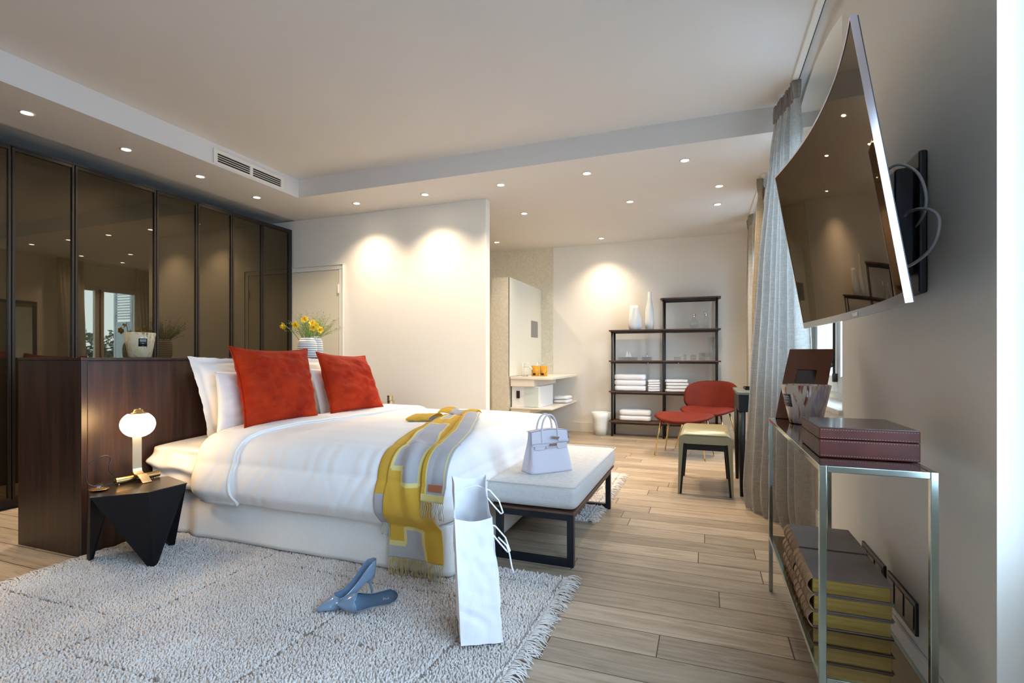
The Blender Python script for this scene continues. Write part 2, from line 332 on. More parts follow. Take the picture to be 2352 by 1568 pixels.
def tag(o, label=None, cat=None, group=None, kind=None):
    if label: o['label'] = label
    if cat: o['category'] = cat
    if group: o['group'] = group
    if kind: o['kind'] = kind
    return o
def thing(name, label, cat, loc=(0, 0, 0), rz=0, group=None):
    o = bpy.data.objects.new(name, None); COL.objects.link(o); o.location = loc; o.rotation_euler = (0, 0, rz); o.empty_display_size = .1
    return tag(o, label, cat, group)
def struct(mb, name, m, **k): return tag(mb.build(name, m, **k), kind='structure')
def dup(root, loc=None, rz=None, label=None):
    r = root.copy(); COL.objects.link(r)
    if loc is not None: r.location = loc
    if rz is not None: r.rotation_euler = (0, 0, rz)
    if label: r['label'] = label
    for ch in list(root.children):
        c = ch.copy(); COL.objects.link(c); c.parent = r
        for g in ch.children:
            d = g.copy(); COL.objects.link(d); d.parent = c
    return r
def lettering(parent, txt, size, ext, loc, rot, m_, name):
    f = bpy.data.curves.new('t', 'FONT'); f.body = txt; f.size = size; f.extrude = ext; f.align_x = 'CENTER'; f.align_y = 'CENTER'
    o = bpy.data.objects.new('t', f); COL.objects.link(o); dg = bpy.context.evaluated_depsgraph_get(); dg.update()
    me = bpy.data.meshes.new_from_object(o.evaluated_get(dg)); bpy.data.objects.remove(o); me.name = name; me.materials.clear(); me.materials.append(m_)
    o = bpy.data.objects.new(name, me); COL.objects.link(o); o.parent = parent; o.location = loc; o.rotation_euler = rot; return o
def lerp(a, b, t): return a+(b-a)*t
def V(*a): return Vector(a)
def nz(x, y, z=0., s=1.): return noise.noise(Vector((x*s, y*s, z*s)))
def sm(x): x = max(0., min(1., x)); return x*x*(3-2*x)
#BODY
# ================================================================== THE ROOM
m = MB(); m.box(-5.2, YN-.1, -.1, XO+.02, YB+.1, 0); struct(m, 'floor', oak, origin=(0, 0, 0))
# ceiling: main field at HM, lowered strip along the wardrobe and over the far zone
m = MB(); m.box(-3.79, YN-.1, HM, XO, 4.03, HM+.12)
m.box(-4.47, YN-.1, HL, -3.79, 4.03, HM+.12); m.box(-4.47, 4.03, HL, XO, YB+.1, HM+.12); m.box(-5.2, YN-.1, HL+.02, -4.47, YB+.1, HM+.12)
struct(m, 'ceiling', ceil_m)
struct(MB().box(-5.2, YN-.1, 0, -5.1, YB+.1, HL+.02), 'wall_left', wall_m)
m = MB(); m.box(-5.1, YN-.15, 0, BWX0, YN, HM); m.box(BWX1, YN-.15, 0, XO, YN, HM); m.box(BWX0, YN-.15, BWZ, BWX1, YN, HM); struct(m, 'wall_back', wall_m)
m = MB(); c = (BWX0+BWX1)/2
for a, b in ((BWX0, BWX0+.09), (c-.03, c+.03), (BWX1-.09, BWX1)): m.box(a, YN-.11, 0, b, YN-.05, BWZ)
for a, b in ((0, .16), (BWZ-.10, BWZ)): m.box(BWX0+.09, YN-.11, a, c-.03, YN-.05, b); m.box(c+.03, YN-.11, a, BWX1-.09, YN-.05, b)
w = struct(m, 'window_4', white_p, bevel=.004)
MB().box(BWX0+.085, YN-.082, .155, BWX1-.085, YN-.078, BWZ-.095).build('pane', thin_glass, w)
struct(MB().box(-5.1, YB, 0, XO, YB+.1, HL), 'wall_far', wall_m)
# mosaic facing on the far wall behind the vanity
struct(MB().box(-4.9, YB-.012, 0, -2.062, YB-.0005, HL), 'wall_mosaic', mosaic)
struct(MB().box(-4.9, YP, 0, -2.05, YP+.10, HL), 'wall_partition', wall_m, bevel=.003)
# right wall with three window openings with segmental heads
def arch(y0, y1, zs, zc, n=18):
    return [(lerp(y0, y1, i/n), zs + (zc-zs)*(1-(2*i/n-1)**2)) for i in range(n+1)]
m = MB(); y = YN
for (y0, y1, s, zs, zc) in WIN:
    m.box(XW, y, 0, XO, y0, HM)
    if s > 0: m.box(XW, y0, 0, XO, y1, s)
    A = arch(y0, y1, zs, zc)
    for (a, za), (b, zb) in zip(A, A[1:]):
        m.hexa([(XW, a, za), (XO, a, za), (XO, b, zb), (XW, b, zb), (XW, a, HM), (XO, a, HM), (XO, b, HM), (XW, b, HM)])
    y = y1
m.box(XW, y, 0, XO, YB+.1, HM)
struct(m, 'wall_right', wall_m)
def window(k, y0, y1, s, zs, zc):
    """casement pair in the glazing plane: cream frame, two leaves with panes, bolt rod"""
    t = MB(); d = .05; x0, x1 = XG, XG+.06; A = arch(y0, y1, zs, zc)
    t.box(x0, y0, s, x1, y0+d, zs); t.box(x0, y1-d, s, x1, y1, zs); t.box(x0, y0, s, x1, y1, s+.05)
    zt = zs-.20
    for (a, za), (b, zb) in zip(A, A[1:]): t.hexa([(x0, a, zt), (x1, a, zt), (x1, b, zt), (x0, b, zt), (x0, a, za), (x1, a, za), (x1, b, zb), (x0, b, zb)])
    w = struct(t, 'window_%d' % k, white_p, bevel=.004)
    c = (y0+y1)/2
    for a, b in ((y0+d, c), (c, y1-d)):
        l = MB(); g = .07; gb = .10
        l.box(x0-.012, a+.002, s+.052, x1-.012, a+g, zt-.002); l.box(x0-.012, b-g, s+.052, x1-.012, b-.002, zt-.002)
        l.box(x0-.012, a+g, s+.052, x1-.012, b-g, s+.05+gb); l.box(x0-.012, a+g, zt-g, x1-.012, b-g, zt-.002)
        if s == 0: l.box(x0-.012, a+g, s+.05+gb, x1-.012, b-g, .62)
        lf = l.build('casement', white_p, w, bevel=.004)
        MB().box(x0+.012, a+g-.005, (.62 if s == 0 else s+.05+gb)-.005, x0+.016, b-g+.005, zt-g+.005).build('pane', thin_glass, lf)
    h = MB(); h.tube([(x0-.03, c, s+.12), (x0-.03, c, zt-.04)], .007, 8)
    for z in (s+.14, lerp(s, zt, .42), zt-.08): h.obox((x0-.026, c, z), (.022, .03, .05))
    rod = h.build('bolt_rod', frame_m, w)
    hz = .98 if s == 0 else s+.20
    k2 = MB(); k2.lathe([(0, 0), (.012, .004), (.016, .02), (.009, .034), (.014, .05), (.02, .066), (.012, .086), (0, .09)], (x0-.045, c, hz), 12); k2.build('knob', frame_m, w, smooth=True)
    return w
for k, a in enumerate(WIN): window(k+1, *a)
# sill board of the window behind the console
tag(MB().box(XW-.02, 2.82, .775, XG, 4.28, .80).build('trim_1', white_p, bevel=.004), kind='structure')
# baseboards
def bb(name, *b): struct(MB().box(*b), name, white_p, bevel=.003)
bb('baseboard_right', XW-.014, 1.47, 0, XW-.0005, 5.04, .165); bb('baseboard_far', -2.06, YB-.014, 0, XW-.02, YB-.0005, .135)
bb('baseboard_partition', -3.74, YP-.014, 0, -2.06, YP-.0005, .12); bb('baseboard_end', -2.0495, YP, 0, -2.036, YP+.10, .12)
# flush door in the partition, with architrave and hinge
m = MB(); x0, x1, zt = -4.52, -3.83, 2.035
m.box(x0-.05, YP-.022, 0, x0, YP-.001, zt-.0005); m.box(x1, YP-.022, 0, x1+.05, YP-.001, zt-.0005); m.box(x0-.05, YP-.022, zt, x1+.05, YP-.001, zt+.05)
m.box(x1+.051, YP-.030, 0, x1+.062, YP-.001, zt+.0495); m.box(x0-.062, YP-.030, zt+.051, x1+.062, YP-.001, zt+.062)
d = struct(m, 'door_1', white_p, bevel=.003)
MB().box(x0+.003, YP-.018, .01, x1-.004, YP-.001, zt-.004).build('door_leaf', mat('door_paint', (.66, .61, .49), .6), d, bevel=.002)
for z in (1.82, .25): MB().tube([(x1-.006, YP-.026, z-.05), (x1-.006, YP-.026, z+.05)], .008, 10).build('hinge', white_p, d)
# ceiling curtain track over the first two windows
m = MB(); m.box(.515, 1.0, HM-.022, .548, 4.028, HM-.0005); tr = struct(m, 'trim_2', white_p)
MB().box(.549, 1.0, HM-.024, .553, 4.02, HM-.001).build('track_slot', black_g, tr)
struct(MB().box(.455, 4.90, HL-.02, .485, 6.6, HL-.0005), 'trim_3', white_p)
# air grille in the soffit face
g = thing('air_grille', 'white air grille with two banks of dark slots in the ceiling soffit', 'vent', (-3.79, 3.455, 2.65))
X0 = -3.79
m = MB(); m.box(X0+.001, 3.08, 2.652, X0+.012, 3.83, 2.672); m.box(X0+.001, 3.08, 2.745, X0+.012, 3.83, 2.775); m.box(X0+.001, 3.08, 2.672, X0+.012, 3.115, 2.745)
m.box(X0+.001, 3.795, 2.672, X0+.012, 3.83, 2.745); m.box(X0+.001, 3.44, 2.672, X0+.012, 3.47, 2.745); m.build('grille_frame', white_p, g, bevel=.001)
MB().box(X0+.0005, 3.10, 2.66, X0+.002, 3.81, 2.76).build('slot_back', black_g, g)
for a, b in ((3.115, 3.44), (3.47, 3.795)):
    for k in range(3): MB().box(X0+.003, a, 2.688+k*.0185, X0+.010, b, 2.6925+k*.0185).build('louvre', white_p, g)
# ------------------------------------------------------------------ downlights
DL = [(-4.125, 2.007), (-4.14, 2.627), (-4.15, 3.248), (-4.165, 3.87), (-3.363, 4.38), (-2.558, 4.38), (-1.761, 4.38), (-.957, 4.37), (-.154, 4.36),
      (-.719, 5.32), (-1.87, 5.343), (-2.689, 6.54), (-1.298, 6.816), (.121, 5.126), (.119, 5.731), (-4.12, 1.39), (-4.12, .77), (-4.12, .15), (-3.6, 5.9)]
dlab = ['nearest the left edge, above the wardrobe doors', 'second from the left above the wardrobe doors', 'third from the left above the wardrobe doors', 'fourth from the left, below the air grille',
        'left one above the blank partition wall', 'above the middle of the blank partition wall', 'above the free end of the partition wall', 'first of the row right of the partition end', 'last of that row, nearest the grey curtain',
        'alone between shelving and the ceiling step', 'over the passage right of the partition end', 'over the mosaic vanity', 'close to the far wall, left of the shelving', 'nearer of the pair beside the curtain', 'farther of the pair beside the curtain',
        'first one beyond the left picture edge', 'second one beyond the left picture edge', 'third one beyond the left picture edge', 'hidden behind the partition']
base = None
for i, (x, y) in enumerate(DL):
    if base is None:
        base = thing('downlight', '', 'light', (x, y, HL), group='recessed ceiling downlights')
        MB().lathe([(.030, 0), (.042, -.0005), (.043, -.004), (.036, -.006), (.030, -.003)], (x, y, HL), 28).build('trim_ring', white_p, base, smooth=True)
        MB().lathe([(0, -.0022), (.024, -.0022), (.029, -.001)], (x, y, HL), 24).build('lens', lens_m, base)
        o = base
    else: o = dup(base, (x, y, HL))
    o['label'] = 'small round lit ceiling spot ' + dlab[i]
    l = bpy.data.lights.new('lamp_beam', 'SPOT'); l.energy = SPOT_POWER*(.55 if i == 15 or i == 16 or i == 17 else 1); l.color = SPOT_COL; l.spot_size = radians(116); l.spot_blend = 1.0; l.shadow_soft_size = .03
    lo = bpy.data.objects.new('lamp_beam', l); COL.objects.link(lo); lo.parent = o; lo.location = (0, 0, -.012)
# ================================================================== WARDROBE WALL (smoked glass doors)
wd = thing('wardrobe', 'wall of tall smoked glass wardrobe doors with slim bronze frames', 'wardrobe', (XC-.3, 2.1, 0))
m = MB(); m.box(XC-.58, -1.6, .0, XC-.02, 4.66, .06); m.box(XC-.58, -1.6, 2.50, XC-.02, 4.66, 2.53); m.box(XC-.58, 4.64, .06, XC+.004, 4.675, 2.53); m.box(XC-.58, -1.6, .06, XC-.56, 4.64, 2.50)
m.box(XC-.02, -1.6, 2.515, XC+.006, 4.675, 2.53); m.build('carcass', blackm, wd)
YS = [-1.6, -1.0, -.38, .24, .86, 1.48, 2.10, 2.48, 3.10, 3.49, 3.87, 4.25, 4.64]
for a, b in zip(YS, YS[1:]):
    m = MB(); f = .019; x0, x1 = XC-.018, XC+.012
    m.box(x0, a+.003, .065, x1, a+f, 2.512); m.box(x0, b-f, .065, x1, b-.003, 2.512); m.box(x0, a+f, .065, x1, b-f, .085); m.box(x0, a+f, 2.487, x1, b-f, 2.512)
    dr = m.build('wardrobe_door', frame_m, wd, bevel=.003)
    MB().box(XC-.008, a+f-.002, .083, XC-.002, b-f+.002, 2.489).build('smoked_pane', pane_dark, dr)
# ================================================================== HEADBOARD CABINET
hb = thing('headboard_cabinet', 'long dark walnut headboard cabinet standing behind the bed, one metre high', 'headboard', (-3.34, 3.1, 0))
HX0, HX1, HY0, HY1 = -3.618, -3.061, 1.72, 4.06
MB().box(HX0, HY0, .0, HX1-.018, HY1, 1.035).build('carcass', walnut, hb, bevel=.0015)
MB().box(HX0-.002, HY0-.002, 1.036, HX1, HY1+.002, 1.05).build('top_panel', walnut, hb, bevel=.0015)
MB().box(HX1-.0175, HY0, .0, HX1-.001, HY0+.028, 1.0355).build('edge_strip', walnut, hb, bevel=.001)
MB().box(HX1-.0175, HY0+.031, .01, HX1-.003, HY1-.001, 1.028).build('front_panel', walnut, hb, bevel=.001)
# ================================================================== BED
BX0, BX1, BY0, BY1 = -3.03, -1.115, 2.14, 4.00
bed = thing('bed', 'wide double bed with pale linen valance below the white bedding', 'bed', (-2.07, 3.07, 0))
def valance(u, v):      # around the near side, foot and far side; v up
    per = [(BX0, BY0), (BX1, BY0), (BX1, BY1), (BX0, BY1)]; L = [1.915, 1.86, 1.915]; d = u*sum(L); i = 0
    while i < 2 and d > L[i]: d -= L[i]; i += 1
    a, b = per[i], per[i+1]; t = d/L[i]; x, y = lerp(a[0], b[0], t), lerp(a[1], b[1], t)
    nx, ny = ((0, -1), (1, 0), (0, 1))[i]
    o = .006*nz(x*2.2, y*2.2, v*.6) + .012*(1-v)*(1+.8*nz(x*5, y*5, 3))
    if i == 0: o += .016*math.exp(-((x+2.74)/.05)**2)*(1-v*.5) - .02*math.exp(-((x+2.84)/.05)**2)*(1-v*.6)
    c = .02*(math.exp(-(t*L[i]/.03)) if i > 0 else 0) + .02*(math.exp(-((1-t)*L[i]/.03)) if i < 2 else 0)
    return (x+nx*(o-c), y+ny*(o-c), .027+.235*v)
m = MB().grid(valance, 260, 12); m.build('valance', skirt_m, bed, smooth=True, solid=.006)
MB().box(BX0, BY0+.02, .05, BX1-.02, BY1-.02, .262).build('bed_base', skirt_m, bed, bevel=.01)
def rbox(x0, x1, y0, y1, z0, z1, e=5., wr=0., n=(40, 40), seed=0):   # superellipsoid slab with soft wrinkles
    cx, cy, cz, hx, hy, hz = (x0+x1)/2, (y0+y1)/2, (z0+z1)/2, (x1-x0)/2, (y1-y0)/2, (z1-z0)/2
    def sp(w, p): return (abs(w)**p)*(1 if w >= 0 else -1)
    def fn(u, v):
        a = 2*pi*u; b = pi*(v-.5); x = sp(cos(b), 2/e)*sp(cos(a), 2/e); yy = sp(cos(b), 2/e)*sp(sin(a), 2/e); z = sp(sin(b), 2/2.6)
        k = 1 + wr*nz(x*2+seed, yy*2, z*3)/min(hx, hy)
        return (cx+hx*x*k, cy+hy*yy*k, cz+hz*z*(1+wr*2*nz(x*3, yy*3+seed, 1)))
    return MB().grid(fn, n[0], n[1], cu=True)
mt = rbox(-3.045, -1.14, 2.085, 4.055, .262, .555, 14, .012, (120, 30), 3).build('mattress', sheet_m, bed, smooth=True)
# loose sheet tucked at the head corner: soft horizontal folds
def tuck(u, v):
    x = lerp(-3.03, -2.50, u); a = v*2.6
    z = .30+.26*v; b = .035*sin(pi*min(1, v*1.08))**.6 + .020*sin(v*13+u*3+1.2*nz(u*3, v*2))*(1-u*.4)*sin(pi*v) + .012*nz(u*6, v*6, 4)
    return (x, 2.088-b*(1-.25*u) + (.42*sm((v-.86)/.14)), z-.004*sm((v-.9)/.1))
MB().grid(tuck, 50, 60).build('fitted_sheet', sheet_m, bed, smooth=True, solid=.004)
# ------------------------------------------------------------------ duvet
RX, RY0, RY1, R_, TOP = -1.245, 2.20, 3.92, .115, .585
def drape(s, t, off=0., RX=RX, wr=1.):
    """point on the duvet: s along the bed, t across; beyond the edges the cloth turns down"""
    qx = max(0., s-RX); qy = RY0-t if t < RY0 else (t-RY1 if t > RY1 else 0.); sy = -1 if t < RY0 else 1
    d = max(qx, qy); cx, cy = min(s, RX), min(max(t, RY0), RY1)
    if d > 0: h = hypot(qx, qy); dx, dy = qx/h, sy*qy/h
    else: dx = dy = 0.
    a = min(d/R_, pi/2); ex = max(0., d-R_*pi/2)
    crown = .035*sin(pi*min(1, max(0, (t-RY0)/(RY1-RY0))))**.5*(1-.5*sm((s+1.5)/.35))
    z = TOP + crown*(1 if d == 0 else max(0, 1-d/.1)) - R_*(1-cos(a)) - ex
    out = R_*sin(a)
    nrm = V(dx*sin(a), dy*sin(a), cos(a)) if d > 0 else V(0, 0, 1)
    w = 0.
    if wr:
        side = sm(d/.12)
        w += .016*nz(s*1.5, t*1.5, 5)*(1-side) + .005*nz(s*4, t*6, 9)*(1-side)
        g = s*.8+t
        w += side*(.030*sin(pi*min(1, ex/.21))**.8+.009*nz(s*4.2, ex*3, 2)+.010*abs(nz((s+ex*.6)*13, ex*2.0, 8))+.004*nz((s-ex*.5)*27, ex*4, 4)*sm(nz(s*2.1, 7, 1)+.45)*sin(pi*min(1, d/.38)))
        w -= .030*sm((ex-.14)/.08)*side
    o = w+off
    return V(cx+dx*out+nrm.x*o, cy+dy*out+nrm.y*o, z+nrm.z*o)
HEM = .395
def hemlen(s): return HEM+.012*nz(s*2.2, 4, 0)+.02*sm((s+1.9)/.6)
dv = MB().grid(lambda u, v: drape(lerp(-2.60, RX+.375, u), lerp(RY0-hemlen(-2.6+u*1.5), RY1+HEM, v), .006), 150, 220)
dvo = dv.build('duvet', duvet_m, smooth=True, solid=.022, origin=(-1.9, 3.07, .58))
tag(dvo, 'white satin stripe duvet spread over the bed and hanging down its side', 'duvet')
def tfold(u, v):      # turned-back band at the head end
    s = lerp(-2.66, -2.385, u); e = .012*min(1, 6*u)*min(1, 9*(1-u)); lift = .020+e+.004*nz(s*8, v*22, 2)
    t = lerp(RY0-HEM-.012, RY1+HEM, v); return drape(s+.02*nz(0, v*5, 7)+.10*(sm((v-.18)/.25)*.5), t, lift)
tb = MB().grid(tfold, 26, 200).build('turned_back_band', pillow_m, dvo, smooth=True, solid=.014)
MB().tube([drape(-2.378+.10*(sm((i/90-.18)/.25)*.5)+.02*nz(0, i/90*5, 7), lerp(RY0-HEM-.012, RY1+.2, i/90), .034) for i in range(91)], .0055, 6).build('piped_edge', pillow_m, dvo, smooth=True)
# ------------------------------------------------------------------ pillows
def cushion(corners, puff, material, name, n=34, pinch=.05, wr=.01, flange=0., seed=0, ear=1.0, sag=0.):
    """corners: top-left, top-right, bottom-right, bottom-left; closed puffed shape"""
    c = [Vector(p) for p in corners]; nrm = ((c[1]-c[0]).cross(c[3]-c[0])).normalized(); C = sum(c, Vector())/4
    def P(u, v, side):
        a = 2*u-1; b = 2*v-1
        pu = 1-pinch*(1-b*b)*0; f = 1.
        # draw the edge midpoints inward so that the corners stand out as ears
        a2 = a*(1-pinch*(1-abs(b)**2.2)*abs(a)**3); b2 = b*(1-pinch*(1-abs(a)**2.2)*abs(b)**3)
        uu, vv = (a2+1)/2, (b2+1)/2
        p = c[0]*(1-uu)*(1-vv)+c[1]*uu*(1-vv)+c[2]*uu*vv+c[3]*(1-uu)*vv
        if flange: a, b = max(-1, min(1, a/(1-flange))), max(-1, min(1, b/(1-flange)))
        th = puff*max(0, (1-abs(a)**2.6))**.62*max(0, (1-abs(b)**2.6))**.62
        e = max(abs(a), abs(b))
        w = wr*(nz(u*4+seed, v*7, seed)*.9+nz(u*10+seed, v*13, seed+3)*.45)*(1-e**6)
        w += wr*.8*sm((v-.55)/.4)*sin(v*34+5*nz(u*3, seed, 2))*(1-e**8)*(.5+nz(u*5, v*4, seed+9))
        p = p + nrm*side*(th+w*(1 if th > .002 else 0)) + V(0, 0, -sag*(1-b*b)*(1-a*a))
        if flange and e > .97: p = p+nrm*(.010*nz(u*9+seed, v*9, 5)) + V(0, .006*nz(v*14, u*3, seed), .006*nz(u*14, v*3, seed+2))
        return p
    m = MB(); m.grid(lambda u, v: P(u, v, 1), n, n); m.grid(lambda u, v: P(u, v, -1), n, n)
    return m, P
def put_pillow(corners, puff, material, name, label, cat, group=None, piping=False, **k):
    m, P = cushion(corners, puff, material, name, **k); o = m.build(name, material, smooth=True)
    bm = bmesh.new(); bm.from_mesh(o.data); bmesh.ops.remove_doubles(bm, verts=bm.verts, dist=2e-4); bm.to_mesh(o.data); bm.free()
    if piping:
        pts = [P(t/40, 0, 1) for t in range(40)]+[P(1, t/40, 1) for t in range(40)]+[P(1-t/40, 1, 1) for t in range(40)]+[P(0, 1-t/40, 1) for t in range(40)]
        MB().tube(pts, .0045, 6, closed=True).build('piping', material, o, smooth=True)
    return tag(o, label, cat, group)
put_pillow([(-2.965, 2.235, 1.058), (-2.96, 2.93, 1.052), (-2.87, 2.93, .575), (-2.87, 2.30, .56)], .075, pillow_m, 'pillow', 'big white square pillow against the headboard, left one with lifted corner', 'pillow', 'white pillows', flange=.13, wr=.022, seed=1, pinch=.05)
put_pillow([(-2.965, 3.12, 1.052), (-2.96, 3.86, 1.052), (-2.87, 3.86, .575), (-2.87, 3.12, .575)], .075, pillow_m, 'pillow', 'big white square pillow against the headboard, right one between the red cushions', 'pillow', 'white pillows', flange=.13, wr=.022, seed=5, pinch=.05)
put_pillow([(-2.81, 2.295, .965), (-2.80, 2.93, .955), (-2.70, 2.93, .60), (-2.70, 2.215, .585)], .062, pillow_m, 'pillow', 'plain white pillow standing behind the left red cushion', 'pillow', 'white pillows', wr=.018, seed=11, pinch=.05)
put_pillow([(-2.81, 3.10, .965), (-2.80, 3.74, .955), (-2.70, 3.74, .60), (-2.70, 3.10, .595)], .062, pillow_m, 'pillow', 'plain white pillow standing behind the right red cushion', 'pillow', 'white pillows', wr=.018, seed=15, pinch=.05)
put_pillow([(-2.70, 2.300, 1.118), (-2.70, 2.955, 1.114), (-2.505, 2.850, .628), (-2.515, 2.250, .622)], .098, velvet, 'cushion', 'red velvet cushion facing the camera, larger left one on the bed', 'cushion', 'red velvet cushions', piping=True, wr=.026, seed=21, pinch=.105, n=60)
put_pillow([(-2.70, 3.045, 1.092), (-2.68, 3.60, 1.064), (-2.455, 3.550, .640), (-2.495, 2.965, .640)], .088, velvet, 'cushion', 'red velvet cushion leaning back, right one farther along the bed', 'cushion', 'red velvet cushions', piping=True, wr=.018, seed=31, pinch=.09, n=60)
# ------------------------------------------------------------------ scarf
sc = thing('scarf', 'yellow and grey wool scarf with fringed ends draped over the bed corner', 'scarf', (-1.3, 2.15, .2))
def pw(x, pts):          # piecewise linear
    for (a, p), (b, q) in zip(pts, pts[1:]):
        if x <= b: return lerp(p, q, max(0, (x-a)/(b-a)))
    return pts[-1][1]
def pat(u, v):           # stepped grey blocks on yellow, v from the fringed end
    d = v*1.60
    g = (d < .068 and u < .68) or (.30 < u < .68 and d < .145) or (.33 < u < .70 and .36 < d < .42) or (u < .70 and .415 < d < 1.12 and u > .06) or (.2 < u < .55 and d > 1.3)
    return 1 if g else 0
def patl(u, v):
    g = pat(u, v)
    for du, dvv in ((.028, 0), (-.028, 0), (0, .007), (0, -.007)):
        if pat(u+du, v+dvv) != g: return 2
    return g
TA0, TA1 = RY0-.545, 3.24
def sA(u, v):
    t = lerp(TA0, TA1, v); cs = pw(t, ((TA0, -1.262), (1.90, -1.272), (2.2, -1.285), (2.5, -1.40), (2.8, -1.50), (3.3, -1.67)))
    wd = pw(t, ((TA0, .300), (1.95, .255), (2.2, .225), (2.5, .21), (3.3, .17)))
    s = cs+(u-.5)*wd + .008*nz(u*2, v*7, 3)
    fo = max(0, sin(u*6.5+t*6-1.2))**2*sm((2.35-t)/.3)*(1-sm((1.75-t)/.1)*.6)
    return drape(s, t, .032+.010*abs(nz(u*3, v*5, 1))+.020*fo, -1.10, .5)
MB().grid(sA, 70, 260, mf=patl).build('front_fall', [scarf_y, scarf_g, scarf_l], sc, smooth=True, solid=.004)
def sA2(u, v):
    t = lerp(RY0-.385, 2.85, v); cs = pw(t, ((1.8, -1.405), (2.2, -1.415), (2.5, -1.505), (2.85, -1.60)))
    return drape(cs+(u-.5)*.10+.008*nz(u, v*5, 8), t, .024, wr=.5)
MB().grid(sA2, 12, 100, mf=lambda u, v: 0 if v > .14 else 1).build('under_layer', [scarf_y, scarf_g], sc, smooth=True, solid=.004)
def sB(u, v):
    t = lerp(RY0-.245, 3.24, v); cs = pw(t, ((1.95, -1.135), (2.2, -1.155), (2.5, -1.235), (2.8, -1.345), (3.3, -1.54)))
    return drape(cs+(u-.5)*.125+.005*nz(u*2, v*6, 9), t, .050+.016*sin(pi*u)*sm(v), -1.10, .5)
MB().grid(sB, 40, 160, mf=lambda u, v: 2 if (.90 > u > .84 or .17 < u < .22 or v < .022) else (0 if u < .20 else 1)).build('folded_end', [scarf_y, scarf_g, scarf_l], sc, smooth=True, solid=.004)
def sC(u, v):            # the turn at the top where the two ends part
    s = lerp(-1.765, -1.475, u); t = lerp(3.19, 3.34, v)+.02*sin(u*5); return drape(s, t, .040+.030*sin(pi*v)+.008*sin(u*9)+.008*nz(u*5, v*5, 3))
MB().grid(sC, 40, 20, mf=lambda u, v: 1 if .30 < u < .62 else 0).build('top_fold', [scarf_y, scarf_g], sc, smooth=True, solid=.004)
def sD(u, v):
    a = 2*pi*u; r = .048*(1-.3*cos(a)); return drape(-1.735+.075*(v-.5)*2, 2.97+.04*v, .0)+V(.01*cos(a), r*cos(a)*1.6, .036+.026*sin(a)+.008*nz(u*4, v*4))
MB().grid(sD, 24, 14, cu=True, mf=lambda u, v: 1 if u > .6 else 0).build('loose_tuck', [scarf_y, scarf_g], sc, smooth=True)
p = [sB(u, .034) for u in (.34, .84)]; q = [sB(u, .054) for u in (.34, .84)]
n_ = (p[1]-p[0]).cross(q[0]-p[0]).normalized()*.010
if n_.y > 0: n_ = -n_
MB().add([p[0]+n_, p[1]+n_, q[1]+n_, q[0]+n_, p[0]+n_*.4, p[1]+n_*.4, q[1]+n_*.4, q[0]+n_*.4], [(0, 1, 2, 3), (7, 6, 5, 4), (0, 4, 5, 1), (1, 5, 6, 2), (2, 6, 7, 3), (3, 7, 4, 0)]).build('sewn_label', tanlab, sc)
def fringe(fn, us, length, material, name, rad=.0016, spread=.010):
    m = MB()
    for i, u in enumerate(us):
        p = fn(u, 0.0); L_ = length*(1+.18*nz(u*17, 3)); dx = spread*nz(u*23, 7)*2.2; pts = []
        for k in range(7):
            f = k/6; pts.append(p+V(dx*f*f+.003*sin(f*9+i), -.004*sin(f*3+i*.7), -L_*f))
        m.tube(pts, [rad]*6+[rad*1.25], 5)
    return m.build(name, material, sc, smooth=True)
fringe(sA, [.02+.96*i/33 for i in range(34)], .082, fringe_m, 'fringe', .0019)
fringe(sA, [.02+.30*i/9 for i in range(10)], .115, fringe_m, 'fringe', .0019, .02)
fringe(sA2, [.05+.5*i/7 for i in range(8)], .06, fringe_g, 'fringe')
fringe(sB, [.03+.94*i/13 for i in range(14)], .075, fringe_g, 'fringe')
# ================================================================== BENCH AT THE FOOT
bn = thing('bench', 'long bench with pale linen cushion on black steel loop legs at the bed foot', 'bench', (-.83, 3.08, 0))
b = rbox(-1.092, -.598, 2.475, 3.72, .279, .412, 20, .002, (160, 26)); b.build('seat_cushion', bench_m, bn, smooth=True)
for z in (.404,):
    a = .018; pts = [(-1.092+a, 2.475+.004, z), (-.598-a, 2.475+.004, z), (-.598-.004, 2.475+a, z), (-.598-.004, 3.72-a, z), (-.598-a, 3.72-.004, z), (-1.092+a, 3.72-.004, z), (-1.092+.004, 3.72-a, z), (-1.092+.004, 2.475+a, z)]
    MB().tube(pts, .0035, 6, closed=True).build('piping', bench_m, bn, smooth=True)
MB().box(-1.06, 2.49, .266, -.612, 3.70, .2785).build('seat_board', shelfwood, bn, bevel=.002)
t_ = .034
for y in (2.50, 3.56):
    m = MB(); xa, xb = -1.035, -.615
    m.box(xa, y, 0.0, xa+t_, y+t_, .266); m.box(xb-t_, y, 0.0, xb, y+t_, .266); m.box(xa+t_, y, 0.0, xb-t_, y+t_, t_); m.box(xa+t_, y, .232, xb-t_, y+t_, .266)
    m.build('leg_frame', navy, bn, bevel=.002)
m = MB(); m.box(-.615-t_*.6, 2.50+t_, .246, -.615, 3.56, .266); m.box(-1.035, 2.50+t_, .246, -1.035+t_*.6, 3.56, .266); m.build('side_rail', navy, bn)
